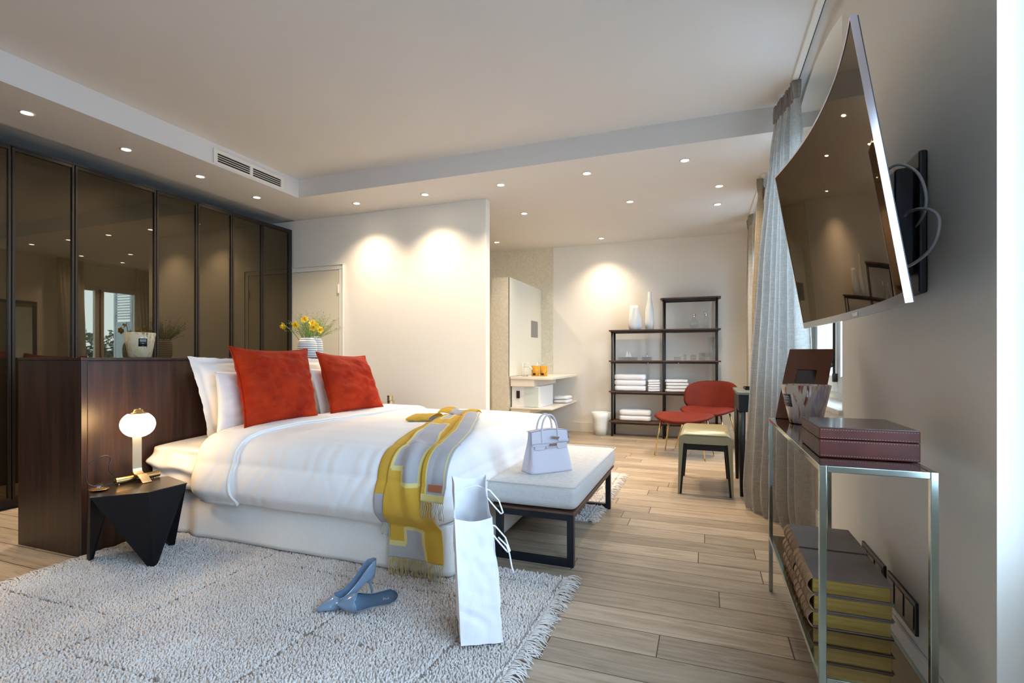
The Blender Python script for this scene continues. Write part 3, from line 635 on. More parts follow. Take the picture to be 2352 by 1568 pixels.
# ------------------------------------------------------------------ handbag
hbag = thing('handbag', 'pale lilac leather handbag with two handles standing on the bench', 'handbag', (-.84, 2.79, .4125), atan2(.218, .193))
def bagbody(u, v):       # local: x width .29, y depth .14; v up
    a = 2*pi*u; z = .222*v; hw = lerp(.145, .119, v); hd = lerp(.072, .022, sm(v)**.9); e = 7
    cx, sy = cos(a), sin(a)
    x = hw*abs(cx)**(2/e)*(1 if cx >= 0 else -1); y = hd*abs(sy)**(2/3.5)*(1 if sy >= 0 else -1)
    side = max(0, (abs(x)/hw-.9)/.1)
    x -= (1 if x > 0 else -1)*.030*side*sin(pi*min(1, v*.9+.1))*(1-min(1, abs(y)/hd))
    return (x, y, z)
m = MB().grid(bagbody, 96, 22, cu=True); m.add([bagbody(i/96, 0) for i in range(96)], [tuple(range(96))]); m.add([bagbody(i/96, 1) for i in range(96)], [tuple(range(96))])
m.build('bag_body', leather, hbag, smooth=False, world=False, bevel=0).data.polygons.foreach_set('use_smooth', [True]*(96*21)+[False]*2)
def flap(u, v):
    x = lerp(-1, 1, u)*lerp(.119, .124, v); z = lerp(.224+.010*sin(pi*u), .155, v); y = -lerp(.0225, .034, v)-.0035
    return (x, y, z)
m = MB().grid(flap, 30, 8); m.grid(lambda u, v: (lerp(-.119, .119, u), lerp(-.026, .024, v), .224+.010*sin(pi*u)), 30, 4); m.build('front_flap', leather, hbag, world=False, smooth=True, solid=.003)
m = MB()
m.tube([flap(i/20, 1)[0:1]+(flap(i/20, 1)[1]-.002, flap(i/20, 1)[2]) for i in range(21)], .0024, 5)
m.tube([(x, y, z) for x, y, z in ((-.119, -.027, .222), (-.122, -.034, .19), (-.124, -.039, .157))], .0024, 5); m.tube([(x, y, z) for x, y, z in ((.119, -.027, .222), (.122, -.034, .19), (.124, -.039, .157))], .0024, 5)
m.tube([(-.119, -.0265, .225), (-.06, -.0265, .231), (0, -.0265, .235), (.06, -.0265, .231), (.119, -.0265, .225)], .0026, 5)
m.build('edge_paint', seam_m, hbag, world=False)
for sx in (-1, 1):      # hanging lower tabs of the flap
    m = MB().prism([(sx*.038, .157), (sx*.105, .157), (sx*.105, .128), (sx*.050, .124), (sx*.038, .14)], -.0455, -.0415, 'y'); m.build('flap_tab', leather, hbag, world=False, bevel=.001)
m = MB().prism([(-.034, .158), (.034, .158), (.034, .136), (-.026, .130), (-.034, .14)], -.0465, -.042, 'y'); m.build('lock_plate', leather, hbag, world=False)
def strap_pts(zz): return
MB().box(-.122, -.0475, .146, .010, -.0425, .156).build('left_strap', leather, hbag, world=False, bevel=.001)
MB().box(-.018, -.053, .142, .034, -.0480, .158).build('turn_lock', silver, hbag, world=False, bevel=.002)
MB().obox((.030, -.040, .187), (.052, .006, .018), Matrix.Rotation(radians(8), 3, 'Y')).build('strap_plate', silver, hbag, world=False, bevel=.002)
MB().obox((.084, -.042, .172), (.07, .004, .014), Matrix.Rotation(radians(5), 3, 'Y')).build('right_strap', leather, hbag, world=False, bevel=.001)
for yy in (-.030, .030):
    pts = [(.052*cos(a)*-1, yy*(1-.25*sin(a)), .198+.118*sin(a)**.8 if 0 < a < pi else .198) for a in [pi*i/26 for i in range(27)]]
    pts = [(-.056, yy-.008*(1 if yy < 0 else -1), .165)]+pts+[(.056, yy-.008*(1 if yy < 0 else -1), .165)]
    MB().tube(pts, [.0035]+[.0055]*27+[.0035], 10).build('handle', leather, hbag, world=False, smooth=True)
# ------------------------------------------------------------------ paper carrier bag
pb = thing('paper_bag', 'tall white paper carrier bag with cord handles on the rug', 'bag', (-.80, 1.77, .032), atan2(.074, .129))
Wb, Db, Hb = .150, .235, .50
def pbag(u, v):
    a = u*4; i = int(a) % 4; f = a-int(a)
    c = [(-Wb/2, -Db/2), (Wb/2, -Db/2), (Wb/2, Db/2), (-Wb/2, Db/2)]; p, q = c[i], c[(i+1) % 4]
    x, y = lerp(p[0], q[0], f), lerp(p[1], q[1], f)
    top = lerp(.435, .53, sm((y+Db/2)/Db)); top += .015*(abs(x)/(Wb/2))**2
    z = top*v
    x *= 1-.10*v; x += -.030*v; 
    gus = .007*sm(v*1.1)*sin(pi*f) if i in (1, 3) else 0
    x += (-gus if i == 1 else gus); cr = .006*nz(x*14+i, z*9, y*14)+.004*nz(x*30, z*22, i)
    y += .018*v*(1 if y > 0 else 0)
    if i in (0, 2): y += cr+(.008*sin(pi*f)*v if i == 0 else 0)
    else: x += cr
    if i == 0: y += .004*max(0, 1-abs(v-.12-.16*(1-f))/.06)*sm((1-f)/.6)
    return (x, y, z)
m = MB().grid(pbag, 80, 60, cu=True); m.add([pbag(i/80, 0) for i in range(80)], [tuple(range(80))])
m.build('bag_body', paper, pb, world=False, solid=.0012)
for yy, sg in ((-Db/2+.02, -1), (Db/2-.04, 1)):
    zt = .40 if sg < 0 else .485
    pts = [(-.09+.02*0, yy-.004, zt), (-.05, yy, zt+.022), (.0, yy+.004, zt+.030), (.05, yy, zt+.010), (.085, yy-.01, zt-.03), (.100, yy-.02, zt-.075), (.092, yy-.015, zt-.10+.02), (.065, yy-.006, zt-.05), (.035, yy-.002, zt-.012)]
    P_ = []
    for a, b in zip(pts, pts[1:]):
        for k in range(4): P_.append(tuple(lerp(a[j], b[j], k/4) for j in range(3)))
    P_.append(pts[-1]); MB().tube(P_, .0028, 8).build('handle', cord_m, pb, world=False, smooth=True)
MB().tube([(.06, -Db/2+.02, .37), (.088, -Db/2+.0, .345), (.098, -Db/2, .315), (.106, -Db/2, .27), (.112, -Db/2, .245)], [.0028, .0028, .0028, .0032, .0034], 8).build('cord_end', cord_m, pb, world=False, smooth=True)
# ================================================================== RUGS
import numpy as np
def rug(label, x0, x1, y0, y1, lines, gx, seed, pile=.017, step=.0088, frs=(1, 1), cut=None):
    r = thing('rug', label, 'rug', ((x0+x1)/2, (y0+y1)/2, 0), group=None)
    MB().box(x0, y0, .001, x1, y1, .010).build('backing', rug_m, r)
    rs = np.random.RandomState(seed)
    nx, ny = int((x1-x0)/step), int((y1-y0)/step)
    gx_, gy_ = np.meshgrid(np.arange(nx), np.arange(ny), indexing='ij'); n = nx*ny
    px = x0+(gx_.ravel()+.5+rs.uniform(-.5, .5, n))*step; py = y0+(gy_.ravel()+.5+rs.uniform(-.5, .5, n))*step
    low = np.zeros(n)
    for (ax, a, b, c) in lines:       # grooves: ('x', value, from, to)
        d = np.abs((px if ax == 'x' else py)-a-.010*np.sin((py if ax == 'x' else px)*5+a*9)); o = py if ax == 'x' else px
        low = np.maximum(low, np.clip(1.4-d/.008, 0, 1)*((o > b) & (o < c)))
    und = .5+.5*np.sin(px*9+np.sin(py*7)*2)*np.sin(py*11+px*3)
    h = pile*(1-.62*low)*(.78+.22*und)*rs.uniform(.82, 1.12, n)
    keep = np.ones(n, bool) if cut is None else cut(px, py)
    px, py, h, low = px[keep], py[keep], h[keep], low[keep]; n = len(px)
    lean = rs.uniform(0, 2*np.pi, n); la = rs.uniform(.2, .8, n)*h; w = step*.62
    tx = px+np.cos(lean)*la; ty = py+np.sin(lean)*la; rot = rs.uniform(0, 2*np.pi, n)
    V_ = np.zeros((n, 7, 3), np.float32)
    for k in range(3):
        a = rot+k*2*np.pi/3
        V_[:, k] = np.stack([px+w*np.cos(a), py+w*np.sin(a), np.full(n, .009)], 1)
        V_[:, 3+k] = np.stack([(px+tx)/2+w*.85*np.cos(a), (py+ty)/2+w*.85*np.sin(a), .009+h*.72], 1)
    V_[:, 6] = np.stack([tx, ty, .009+h], 1)
    base = np.array([[0, 1, 4, 3], [1, 2, 5, 4], [2, 0, 3, 5]]); tri = np.array([[3, 4, 6], [4, 5, 6], [5, 3, 6]])
    o = np.arange(n)[:, None, None]*7
    quads = (base[None]+o).reshape(-1, 4); tris = (tri[None]+o).reshape(-1, 3)
    me = bpy.data.meshes.new('pile'); me.vertices.add(n*7); L_ = r.location
    co = V_.reshape(-1, 3) - np.array([L_.x, L_.y, L_.z], np.float32); me.vertices.foreach_set('co', co.ravel())
    nl = quads.size+tris.size; me.loops.add(nl); me.loops.foreach_set('vertex_index', np.concatenate([quads.ravel(), tris.ravel()]))
    nf = len(quads)+len(tris); me.polygons.add(nf)
    st = np.concatenate([np.arange(len(quads))*4, len(quads)*4+np.arange(len(tris))*3]); me.polygons.foreach_set('loop_start', st)
    me.polygons.foreach_set('loop_total', np.concatenate([np.full(len(quads), 4), np.full(len(tris), 3)]))
    me.materials.append(rug_m); me.materials.append(rugline_m)
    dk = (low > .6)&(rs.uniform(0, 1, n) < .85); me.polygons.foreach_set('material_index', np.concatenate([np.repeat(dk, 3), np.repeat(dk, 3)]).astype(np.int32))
    me.polygons.foreach_set('use_smooth', np.ones(nf, bool))
    me.update(); me.validate()
    ob = bpy.data.objects.new('pile', me); COL.objects.link(ob); ob.parent = r; ob['kind'] = 'stuff'
    for side, on in zip((x0, x1), frs):
        if not on: continue
        sg = -1 if side == x0 else 1; m = MB(); y = y0+.005
        while y < y1:
            for q in range(3):
                a = rs.uniform(-.6, .6); Ln = rs.uniform(.05, .078); cv = rs.uniform(-.5, .5); zz = rs.uniform(.004, .016); pts = []
                for k in range(5):
                    f = k/4; ang = a+cv*f*2; pts.append((side+sg*(Ln*f*cos(ang*.6)), y+Ln*f*sin(ang)*.8, .012*(1-f)+zz*sin(pi*f)+.003))
                m.tube(pts, [.0028, .0026, .0024, .0022, .0016], 4, cap=False)
            y += .0125
        m.build('fringe', rug_m, r, smooth=True)['kind'] = 'stuff'
    m = MB(); m.tube([(x1-.012, lerp(y0, y1, i/60), .020+.003*sin(i*2.1)) for i in range(61)], .0022, 5); m.build('edge_cord', rugline_m, r)
    return r
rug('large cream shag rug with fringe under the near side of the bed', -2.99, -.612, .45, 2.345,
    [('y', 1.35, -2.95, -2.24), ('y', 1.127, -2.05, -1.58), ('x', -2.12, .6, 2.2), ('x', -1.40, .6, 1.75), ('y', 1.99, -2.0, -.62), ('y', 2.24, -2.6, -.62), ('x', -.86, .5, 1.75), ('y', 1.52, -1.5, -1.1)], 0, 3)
rug('cream shag rug with fringe on the far side of the bed beyond the bench', -2.95, -.70, 3.225, 4.63, [('x', -.78, 3.3, 4.6), ('y', 3.5, -1.0, -.7)], 0, 4, step=.013, frs=(0, 1), cut=lambda x, y: (x > -1.6))
# ================================================================== BEDSIDE TABLES AND LAMPS
def prism_table(label, c, mir=1):
    t = thing('side_table', label, 'side table', (c[0], c[1], 0), group='faceted black bedside tables')
    H = [(.055, -.235), (.215, -.075), (.215, .125), (-.02, .195), (-.24, .02), (-.135, -.135)]
    H = [(x, y*mir) for x, y in H]; T = [None, (.165, -.02*1, .0), None, (-.015, .205, 0), None, (-.20, -.085, 0)]
    T = [None if p is None else (p[0], p[1]*mir, 0) for p in T]; z = .40
    m = MB(); m.prism(H if mir > 0 else H[::-1], z-.006, z); m.build('table_top', mat('black_lacquer_wood', (.012, .008, .007), .30, coat=.1, bump=(90, .06, .001)), t, world=False, bevel=.0015)
    for i in (1, 3, 5):
        a, b, c_ = H[i-1], H[i], H[(i+1) % 6]; tx, ty, _ = T[i]; cx = (a[0]+c_[0])/2*.55+b[0]*.45*0; cy = (a[1]+c_[1])/2*.55
        m = MB(); w = .020; zz = z-.0065
        dx, dy = c_[0]-a[0], c_[1]-a[1]; l = hypot(dx, dy); dx, dy = dx/l*w, dy/l*w; k = .012
        ox, oy = (b[0]-(a[0]+c_[0])/2), (b[1]-(a[1]+c_[1])/2); ll = hypot(ox, oy); ox, oy = ox/ll*k, oy/ll*k
        tip = [(tx-dx, ty-dy, .03), (tx+ox*1.4, ty+oy*1.4, .03), (tx+dx, ty+dy, .03), (tx-ox, ty-oy, .03)]
        top = [(a[0]*.985, a[1]*.985, zz), (b[0]*.99, b[1]*.99, zz), (c_[0]*.985, c_[1]*.985, zz), (cx*1.1, cy*1.1, zz)]
        tip = [(p[0], p[1], .016) for p in tip]
        m.hexa(tip+top); m.build('leg', mat('black_lacquer_side', (.004, .004, .006), .5, spec=.3), t, world=False)
    return t
prism_table('faceted black side table holding the lit globe lamp, near side of the bed', (-2.735, 1.775))
prism_table('faceted black side table on the far side of the bed, mostly hidden behind it', (-2.72, 4.34), -1)
def globe_lamp(label, loc, rz=0.):
    t = thing('table_lamp', label, 'lamp', loc, rz, group='globe bedside lamps')
    MB().tube([(0, -.105, .019), (0, .105, .019)], .0165, 20).build('base_bar', brass, t, world=False, smooth=False, bevel=.001)
    for y in (-.085, .085): MB().tube([(-.006, y, .0), (-.006, y, .006)], .005, 8).build('foot', brass, t, world=False)
    w = .022; pf = [(.088, .001), (.080, .006), (.066, .018), (.050, .031), (.036, .0375), (.020, .037), (.006, .040), (-.004, .050), (-.008, .066), (-.009, .10), (-.009, .27)]
    m = MB().grid(lambda u, v: (pf[int(round(u*10))][0], lerp(-w, w, v), pf[int(round(u*10))][1]), 11, 2)
    m.build('stem', greybrass, t, world=False, solid=.0045)
    m = MB().grid(lambda u, v: ((.078*sin(pi*v)*cos(2*pi*u)), .078*sin(pi*v)*sin(2*pi*u), .298-.068*cos(pi*v)), 40, 24, cu=True); m.build('globe_shade', lampglass, t, world=False, smooth=True)
    MB().lathe([(.043, .354), (.042, .359), (.034, .363), (.025, .368), (.023, .377), (.0, .378)], (0, 0, 0), 28).build('cap', brass, t, world=False, smooth=True)
    MB().tube([(-.020, .0, .380), (.019, .0, .380)], .005, 8).build('cap_screw', brass, t, world=False)
    pts = [(-.01, -.105, .012), (-.02, -.16, .004), (-.04, -.20, .02), (-.06, -.205, .07), (-.075, -.18, .12), (-.08, -.12, .145), (-.075, -.09, .13), (-.07, -.10, .09), (-.07, -.095, .06), (-.055, -.06, .02), (-.03, -.03, .008)]
    P_ = []
    for i in range(len(pts)-1):
        p0, p1, p2, p3 = [Vector(pts[max(0, min(len(pts)-1, i+q))]) for q in (-1, 0, 1, 2)]
        for k in range(5):
            s = k/5; P_.append(.5*((2*p1)+(-p0+p2)*s+(2*p0-5*p1+4*p2-p3)*s*s+(-p0+3*p1-3*p2+p3)*s**3))
    MB().tube(P_, .0024, 6).build('power_cord', black_g, t, world=False, smooth=True)
    return t
globe_lamp('brass table lamp with glowing white globe on the near black side table', (-2.80, 1.835, .4005), radians(-6))
# ring dish
t = thing('trinket_dish', 'small brass dish with a clear faceted stone on the near black side table', 'dish', (-2.775, 1.635, .4005))
MB().lathe([(0, .001), (.022, .001), (.040, .007), (.041, .008), (.036, .0085), (.02, .004), (0, .004)], (0, 0, 0), 28).build('dish', brass, t, world=False, smooth=True)
m = MB().obox((.0, 0, .019), (.026, .026, .022), Matrix.Rotation(.5, 3, 'Z')); m.build('clear_stone', clear_glass, t, world=False, bevel=.004)
MB().obox((.0, 0, .017), (.016, .016, .012), Matrix.Rotation(.9, 3, 'Z')).build('stone_core', silver, t, world=False, bevel=.002)
# brass pieces showing behind the right cushion
sb = thing('lamp_table', 'low dark stand by the far wall side of the bed, hidden behind the cushion', 'table', (-2.93, 4.36, 0))
# (the stand is hidden; the brass boxes rest on it)
MB().box(-3.03, 4.27, .401, -2.86, 4.45, .575).build('box_body', walnut, sb, bevel=.003)
sb['label'] = 'dark wooden box on the far side table carrying two brass canisters'; sb['category'] = 'box'; sb.name = 'wooden_box'
for nm, z, r_, lb in (('brass_canister', .5755, .034, 'lower wide brass canister behind the right red cushion'), ('brass_canister', .626, .028, 'small brass canister on top of the wider one behind the right red cushion')):
    c = thing(nm, lb, 'canister', (-2.925+(.008 if z > .6 else 0)*-1, 4.345, z), group='stacked brass canisters')
    MB().lathe([(0, 0), (r_, 0), (r_, .036), (0, .036)], (0, 0, 0), 28).build('body', greybrass, c, world=False, bevel=.001)
    MB().lathe([(0, .0365), (r_+.0015, .0365), (r_+.0015, .048), (0, .0495)], (0, 0, 0), 28).build('lid', brass, c, world=False, bevel=.001)
# ================================================================== SHOES
def shoe(label, M):
    t = bpy.data.objects.new('high_heel_shoe', None); COL.objects.link(t); tag(t, label, 'shoe', 'pair of blue grey high heels'); t.matrix_world = M
    L_ = .245
    def st(x):      # x 0 heel .. 1 toe ; sole height, half width, top height above the sole
        zs = .088*(1-sm((x-.12)/.56)) + .002; zs = .088*(1-sm((x-.02)/.66))+.004
        w = (.029*sqrt(max(0, min(1, x/.10))) if x < .1 else lerp(.029, .026, sm((x-.1)/.3)) if x < .4 else lerp(.026, .038, sm((x-.4)/.28)) if x < .68 else .038*(1-((x-.68)/.325)**1.7))
        zt = lerp(.064, .034, sm(x/.40)) if x < .5 else lerp(.034, .039, sm((x-.5)/.2)) if x < .72 else lerp(.039, .010, (x-.72)/.28)
        return zs, max(w, .0012), zt
    def pt(u, v):
        x = u; zs, w, zt = st(x); th = (v-.5)*2; s_ = 1 if th >= 0 else -1; a = abs(th)
        g = 0 if x > .70 else .90*w*sm((.70-x)/.05)
        if a < .3: return (x*L_, s_*w*(a/.3)*.92, zs)
        ph = (a-.3)/.7
        y = g+(w-g)*cos(ph*pi/2)**.75 if g < w*.5 else w*.92+(w*1.0-w*.92)*sin(ph*pi)-(w-g)*.4*ph
        return (x*L_-(.006*sin(ph*pi*.5) if x < .06 else 0), s_*y, zs+zt*sin(ph*pi/2)**(.8 if g < w*.5 else 1))
    us = 90
    MB().grid(lambda u, v: pt(u**1.35, v), us, 41).build('upper', patent, t, world=False, smooth=True, solid=.0022)
    def ins(u, v):
        x = lerp(.015, .97, u); zs, w, _ = st(x); return (x*L_, (v-.5)*2*w*.88, zs+.0035)
    MB().grid(ins, 40, 7).build('insole', solem, t, world=False, smooth=True)
    m = MB(); n = 10
    def heel(u, v):
        a = 2*pi*u; z = lerp(.090, 0, v); f = sm(v/.45); rx = lerp(.030, .0048, f); ry = lerp(.024, .0048, f); cx = lerp(.030, .012, sm(v*1.2))
        x = cx+rx*cos(a); zz = z if x < .03 else z
        return (x, ry*sin(a), min(zz, st(max(0, x/L_))[0]+.001))
    m.grid(heel, 20, 16, cu=True); m.add([heel(i/20, 1) for i in range(20)], [tuple(range(20))]); m.build('heel', patent, t, world=False, smooth=True)
    lettering(t, 'VYVE', .011, .0002, (.045, 0, .0945), (0, radians(8), 0), silver, 'insole_lettering')
    return t
def axes(x, z, loc):
    x = Vector(x).normalized(); z = Vector(z); z = (z-x*z.dot(x)).normalized(); y = z.cross(x)
    return Matrix.Translation(loc) @ Matrix((x, y, z)).transposed().to_4x4()
shoe('blue grey patent stiletto standing upright on the rug beside its fallen pair', axes((-.52, -.85, 0), (0, 0, 1), (-1.335, 1.862, .027)))
shoe('blue grey patent stiletto lying on its side on the rug, opening to the camera', axes((-.235, -.13, -.004), (.38, -.80, .52), (-1.170, 1.800, .060)))
# ================================================================== CONSOLE
cn = thing('console_table', 'slim nickel framed console table with brown glass top by the right wall', 'console table', (.39, 2.03, 0))
CX0, CX1, CY0, CY1, CZ = .268, .512, 1.475, 2.58, .78
q = .016
for x in (CX0, CX1-q):
    for y in (CY0, CY1-q): MB().box(x, y, 0, x+q, y+q, CZ-.0).build('leg', chrome, cn, bevel=.0015)
m = MB(); m.box(CX0+q, CY0, CZ-q, CX1-q, CY0+q, CZ); m.box(CX0+q, CY1-q, CZ-q, CX1-q, CY1, CZ); m.box(CX0, CY0+q, CZ-q, CX0+q, CY1-q, CZ); m.box(CX1-q, CY0+q, CZ-q, CX1, CY1-q, CZ); m.build('top_rail', chrome, cn, bevel=.0015)
m = MB(); m.box(CX0+q, CY0, .236, CX1-q, CY0+q*.8, .25); m.box(CX0+q, CY1-q*.8, .236, CX1-q, CY1, .25); m.box(CX0, CY0+q, .236, CX0+q*.8, CY1-q, .25); m.box(CX1-q*.8, CY0+q, .236, CX1, CY1-q, .25); m.build('lower_rail', chrome, cn, bevel=.001)
MB().box(CX0+q, CY0+q, CZ-.008, CX1-q, CY1-q, CZ-.001).build('glass_top', smoke, cn)
MB().box(CX0+q*.8, CY0+q*.8, .242, CX1-q*.8, CY1-q*.8, .250).build('lower_shelf', shelfglass, cn)
# old books in two stacks of three
def book(label, x0, x1, y0, y1, z, h, dx=0., rz=0.):
    t = thing('book', label, 'book', ((x0+x1)/2+dx, (y0+y1)/2, z), rz, group='old leather bound books under the console')
    w, d = x1-x0, y1-y0; a, b = -w/2, w/2; c, e = -d/2, d/2
    m = MB(); m.box(a+.012, c, 0, b, e, .0035); m.box(a+.012, c, h-.0035, b, e, h); m.build('cover', cover_m, t, world=False, bevel=.001)
    def sp(u, v):
        an = -pi/2-pi*u; return (a+.013+.015*cos(an)*1.0, lerp(c, e, v), h/2+h/2*sin(an)*1.0)
    m = MB().grid(lambda u, v: (a+.013-.016*abs(sin(pi*u))**.7, lerp(c, e, v), h*u), 14, 2); m.build('spine', spine_m, t, world=False, smooth=True, solid=.002)
    for k in range(5):
        y = lerp(c+.035, e-.035, k/4); MB().tube([(a+.013-.018*abs(sin(pi*u/10))**.7, y, h*u/10) for u in range(11)], .003, 6).build('raised_band', spine_m, t, world=False, smooth=True)
    m = MB().box(a+.012, c+.006, .0037, b-.006, e-.006, h-.0037); m.build('page_block', gilt, t, world=False, bevel=.001)
    return t
nn = ['bottom', 'middle', 'top']
for k in range(3):
    book('old leather book with gilt page edges, %s of the nearer stack under the console' % nn[k], .288, .500, 1.738, 1.992, .2505+k*.0497, .049, (0, .002, -.001)[k], (0, .006, -.004)[k])
for k in range(3):
    book('old leather book with tan spine, %s of the farther stack under the console' % nn[k], .289, .502, 1.999, 2.252, .2505+k*.0507, .050, (0, -.002, .002)[k], (0, -.006, .003)[k])
# leather box
lb = thing('leather_box', 'dark brown stitched leather box with lid on the console', 'box', (.404, 1.735, CZ))
MB().box(.290, 1.600, CZ+.0005, .517, 1.868, CZ+.048).build('box_base', boxl, lb, bevel=.002)
ld = MB().box(.290, 1.600, CZ+.0495, .517, 1.868, CZ+.079).build('lid', boxl, lb, bevel=.002)
MB().box(.2925, 1.6025, CZ+.0785, .5145, 1.8655, CZ+.0815).build('lid_top', boxt, lb, bevel=.001)
def stitches(path, z, step=.0062):
    m = MB(); (xa, ya), (xb, yb) = path; n = int(hypot(xb-xa, yb-ya)/step)
    for i in range(n):
        f = (i+.3)/n; g = (i+.75)/n
        m.tube([(lerp(xa, xb, f), lerp(ya, yb, f), z), (lerp(xa, xb, g), lerp(ya, yb, g), z)], .0006, 4)
    return m
for z in (CZ+.006, CZ+.044, CZ+.0535, CZ+.075): stitches(((.293, 1.5992), (.514, 1.5992)), z).build('stitching', stitch, lb)
for z in (CZ+.006, CZ+.044, CZ+.0535, CZ+.075): stitches(((.2892, 1.603), (.2892, 1.865)), z).build('stitching', stitch, lb)
# marbled glass candle vessels
mv = marble_mat('marbled_glass', (.62, .50, .40), [(.07, .02, .015), (.30, .09, .045), (.40, .34, .46), (.60, .52, .48)], 19)
mc = marble_mat('cream_marbled_glass', (.62, .52, .34), [(.20, .13, .07), (.45, .33, .18), (.60, .44, .22), (.55, .48, .40)], 30)
def vessel(label, loc, m_, r0, r1, h, lab_ang, lab_c=True):
    t = thing('candle_vessel', label, 'candle', loc, group='marbled glass candle vessels')
    MB().lathe([(0, 0), (r0-.004, 0), (r0, .004), (lerp(r0, r1, .5), h*.5), (r1, h-.002), (r1-.002, h), (r1-.008, h-.001), (lerp(r0, r1, .5)-.009, h*.5), (r0-.008, .012), (0, .012)], (0, 0, 0), 56).build('glass_body', m_, t, world=False, smooth=True)
    MB().lathe([(0, h*.50), (lerp(r0, r1, .5)-.010, h*.50)], (0, 0, 0), 40).build('wax', wax, t, world=False)
    for a in (0, 2.1, 4.2): MB().tube([(.03*cos(a), .03*sin(a), h*.50), (.03*cos(a), .03*sin(a), h*.50+.012)], .0015, 5).build('wick', black_g, t, world=False)
    def lb_(u, v): 
        z = lerp(.44, .76, v)*h; r = lerp(r0, r1, z/h)+.0008; a = lab_ang+(u-.5)*.046/r; return (r*cos(a), r*sin(a), z)
    MB().grid(lb_, 10, 4).build('label_sticker', black_g, t, world=False, smooth=True, solid=.0005)
    for txt, sz, zf in (('BAOBAB', .0085, .70), ('COLLECTION', .0052, .645), ('ROMA', .0045, .56), ('maxi', .004, .475)):
        r = lerp(r0, r1, zf)+.0019; lettering(t, txt, sz, .0001, (r*cos(lab_ang), r*sin(lab_ang), zf*h), (radians(90)-atan2(r1-r0, h), 0, lab_ang+radians(90)), paper, 'label_lettering')
    return t
vessel('red and white marbled glass candle vessel on the console beside the brown box', (.387, 2.405, CZ+.0005), mv, .060, .092, .158, radians(205))
vessel('cream marbled candle vessel with black label on the headboard cabinet', (-3.36, 2.215, 1.0505), mc, .062, .086, .157, radians(-22))
# picture frame leaning back
pf = thing('picture_frame', 'empty brown leather picture frame leaning back at the far end of the console', 'picture frame', (.38, 2.53, CZ))
bl, br, tl = V(.292, 2.550, CZ+.001), V(.462, 2.522, CZ+.001), V(.362, 2.648, CZ+.309)
ex, ey = (br-bl), (tl-bl); en = ex.cross(ey).normalized()
if en.y > 0: en = -en
def fp(a, b, c=0): return bl+ex*a+ey*b+en*c
def fbox(m, a0, b0, a1, b1, c0, c1): m.hexa([fp(a0, b0, c0), fp(a1, b0, c0), fp(a1, b1, c0), fp(a0, b1, c0), fp(a0, b0, c1), fp(a1, b0, c1), fp(a1, b1, c1), fp(a0, b1, c1)])
m = MB(); fbox(m, 0, 0, 1, .30, -.009, 0); fbox(m, 0, .70, 1, 1, -.009, 0); fbox(m, 0, .30, .28, .70, -.009, 0); fbox(m, .72, .30, 1, .70, -.009, 0); m.build('leather_border', framel, pf, bevel=.0015)
m = MB(); fbox(m, .27, .29, .73, .71, -.012, -.005); m.build('glazed_panel', mat('dark_backing', (.045, .022, .014), .12), pf)
m = MB(); fbox(m, .02, .01, .98, .99, -.014, -.0095); m.build('back_board', blackm, pf)
m = MB(); a = fp(.5, .75, -.016); m.hexa([fp(.42, .05, -.10)+V(0, 0, 0), fp(.58, .05, -.10), fp(.58, .05, -.103), fp(.42, .05, -.103), fp(.42, .75, -.0145), fp(.58, .75, -.0145), fp(.58, .75, -.017), fp(.42, .75, -.017)]); m.build('easel_strut', blackm, pf)
# ================================================================== TELEVISION
tv = thing('television', 'curved flat television tilted forward on a wall arm above the console', 'television', (.55, 1.9, 1.45))
NB, NT, FB, FT = V(.422, 1.330, 1.170), V(.335, 1.398, 1.851), V(.407, 2.450, 1.174), V(.304, 2.519, 1.845)
nrm = (FB-NB).cross(NT-NB).normalized()
if nrm.x < 0: nrm = -nrm          # pointing to the wall
def tvp(u, v, off=0.): return NB*(1-u)*(1-v)+FB*u*(1-v)+NT*(1-u)*v+FT*u*v + nrm*(.050*(1-(2*u-1)**2)+off-.019)
MB().grid(lambda u, v: tvp(lerp(.006, .994, u), lerp(.035, .99, v), .0005), 60, 12).build('screen', screen_m, tv, smooth=True)
m = MB()
def strip(m, f): m.grid(f, 60, 2)
def ring(u0, u1, v0, v1, o0, o1, nu=40, nv=2):
    m = MB(); m.grid(lambda u, v: tvp(lerp(u0, u1, u), lerp(v0, v1, v), o0), nu, nv); m.grid(lambda u, v: tvp(lerp(u0, u1, u), lerp(v0, v1, v), o1), nu, nv)
    for f in (lambda u, v: tvp(lerp(u0, u1, u), v0, lerp(o0, o1, v)), lambda u, v: tvp(lerp(u0, u1, u), v1, lerp(o0, o1, v))): m.grid(f, nu, 2)
    for f in (lambda u, v: tvp(u0, lerp(v0, v1, u), lerp(o0, o1, v)), lambda u, v: tvp(u1, lerp(v0, v1, u), lerp(o0, o1, v))): m.grid(f, nv, 2)
    return m
ring(0, .006, 0, 1, -.001, .0135, 2, 2).build('side_bezel', silver, tv); ring(.994, 1, 0, 1, -.001, .010, 2, 2).build('side_bezel', silver, tv)
ring(.006, .994, .99, 1, -.001, .010).build('top_bezel', silver, tv)
ring(.006, .994, 0, .035, -.002, .010).build('bottom_bezel', mat('tv_strip', (.30, .30, .33), .2, metal=.8), tv)
ring(.006, .994, .002, .998, .0105, .017).build('back_shell', black_g, tv)
MB().grid(lambda u, v: tvp(lerp(.08, .92, u), lerp(.02, .62, v), .020+.035*min(1, 6*u, 6*(1-u), 6*v, 6*(1-v))), 30, 14).build('electronics_hump', black_g, tv, smooth=True, solid=.004)
ring(.475, .525, .008, .024, -.004, -.002, 4).build('maker_plate', paper, tv)
wm = thing('wall_mount', 'black bracket on the wall behind the television', 'bracket', (XW-.02, 1.89, 1.25))
MB().box(XW-.022, 1.83, 1.24, XW-.0005, 1.95, 1.66).build('wall_plate', blackm, wm, bevel=.006)
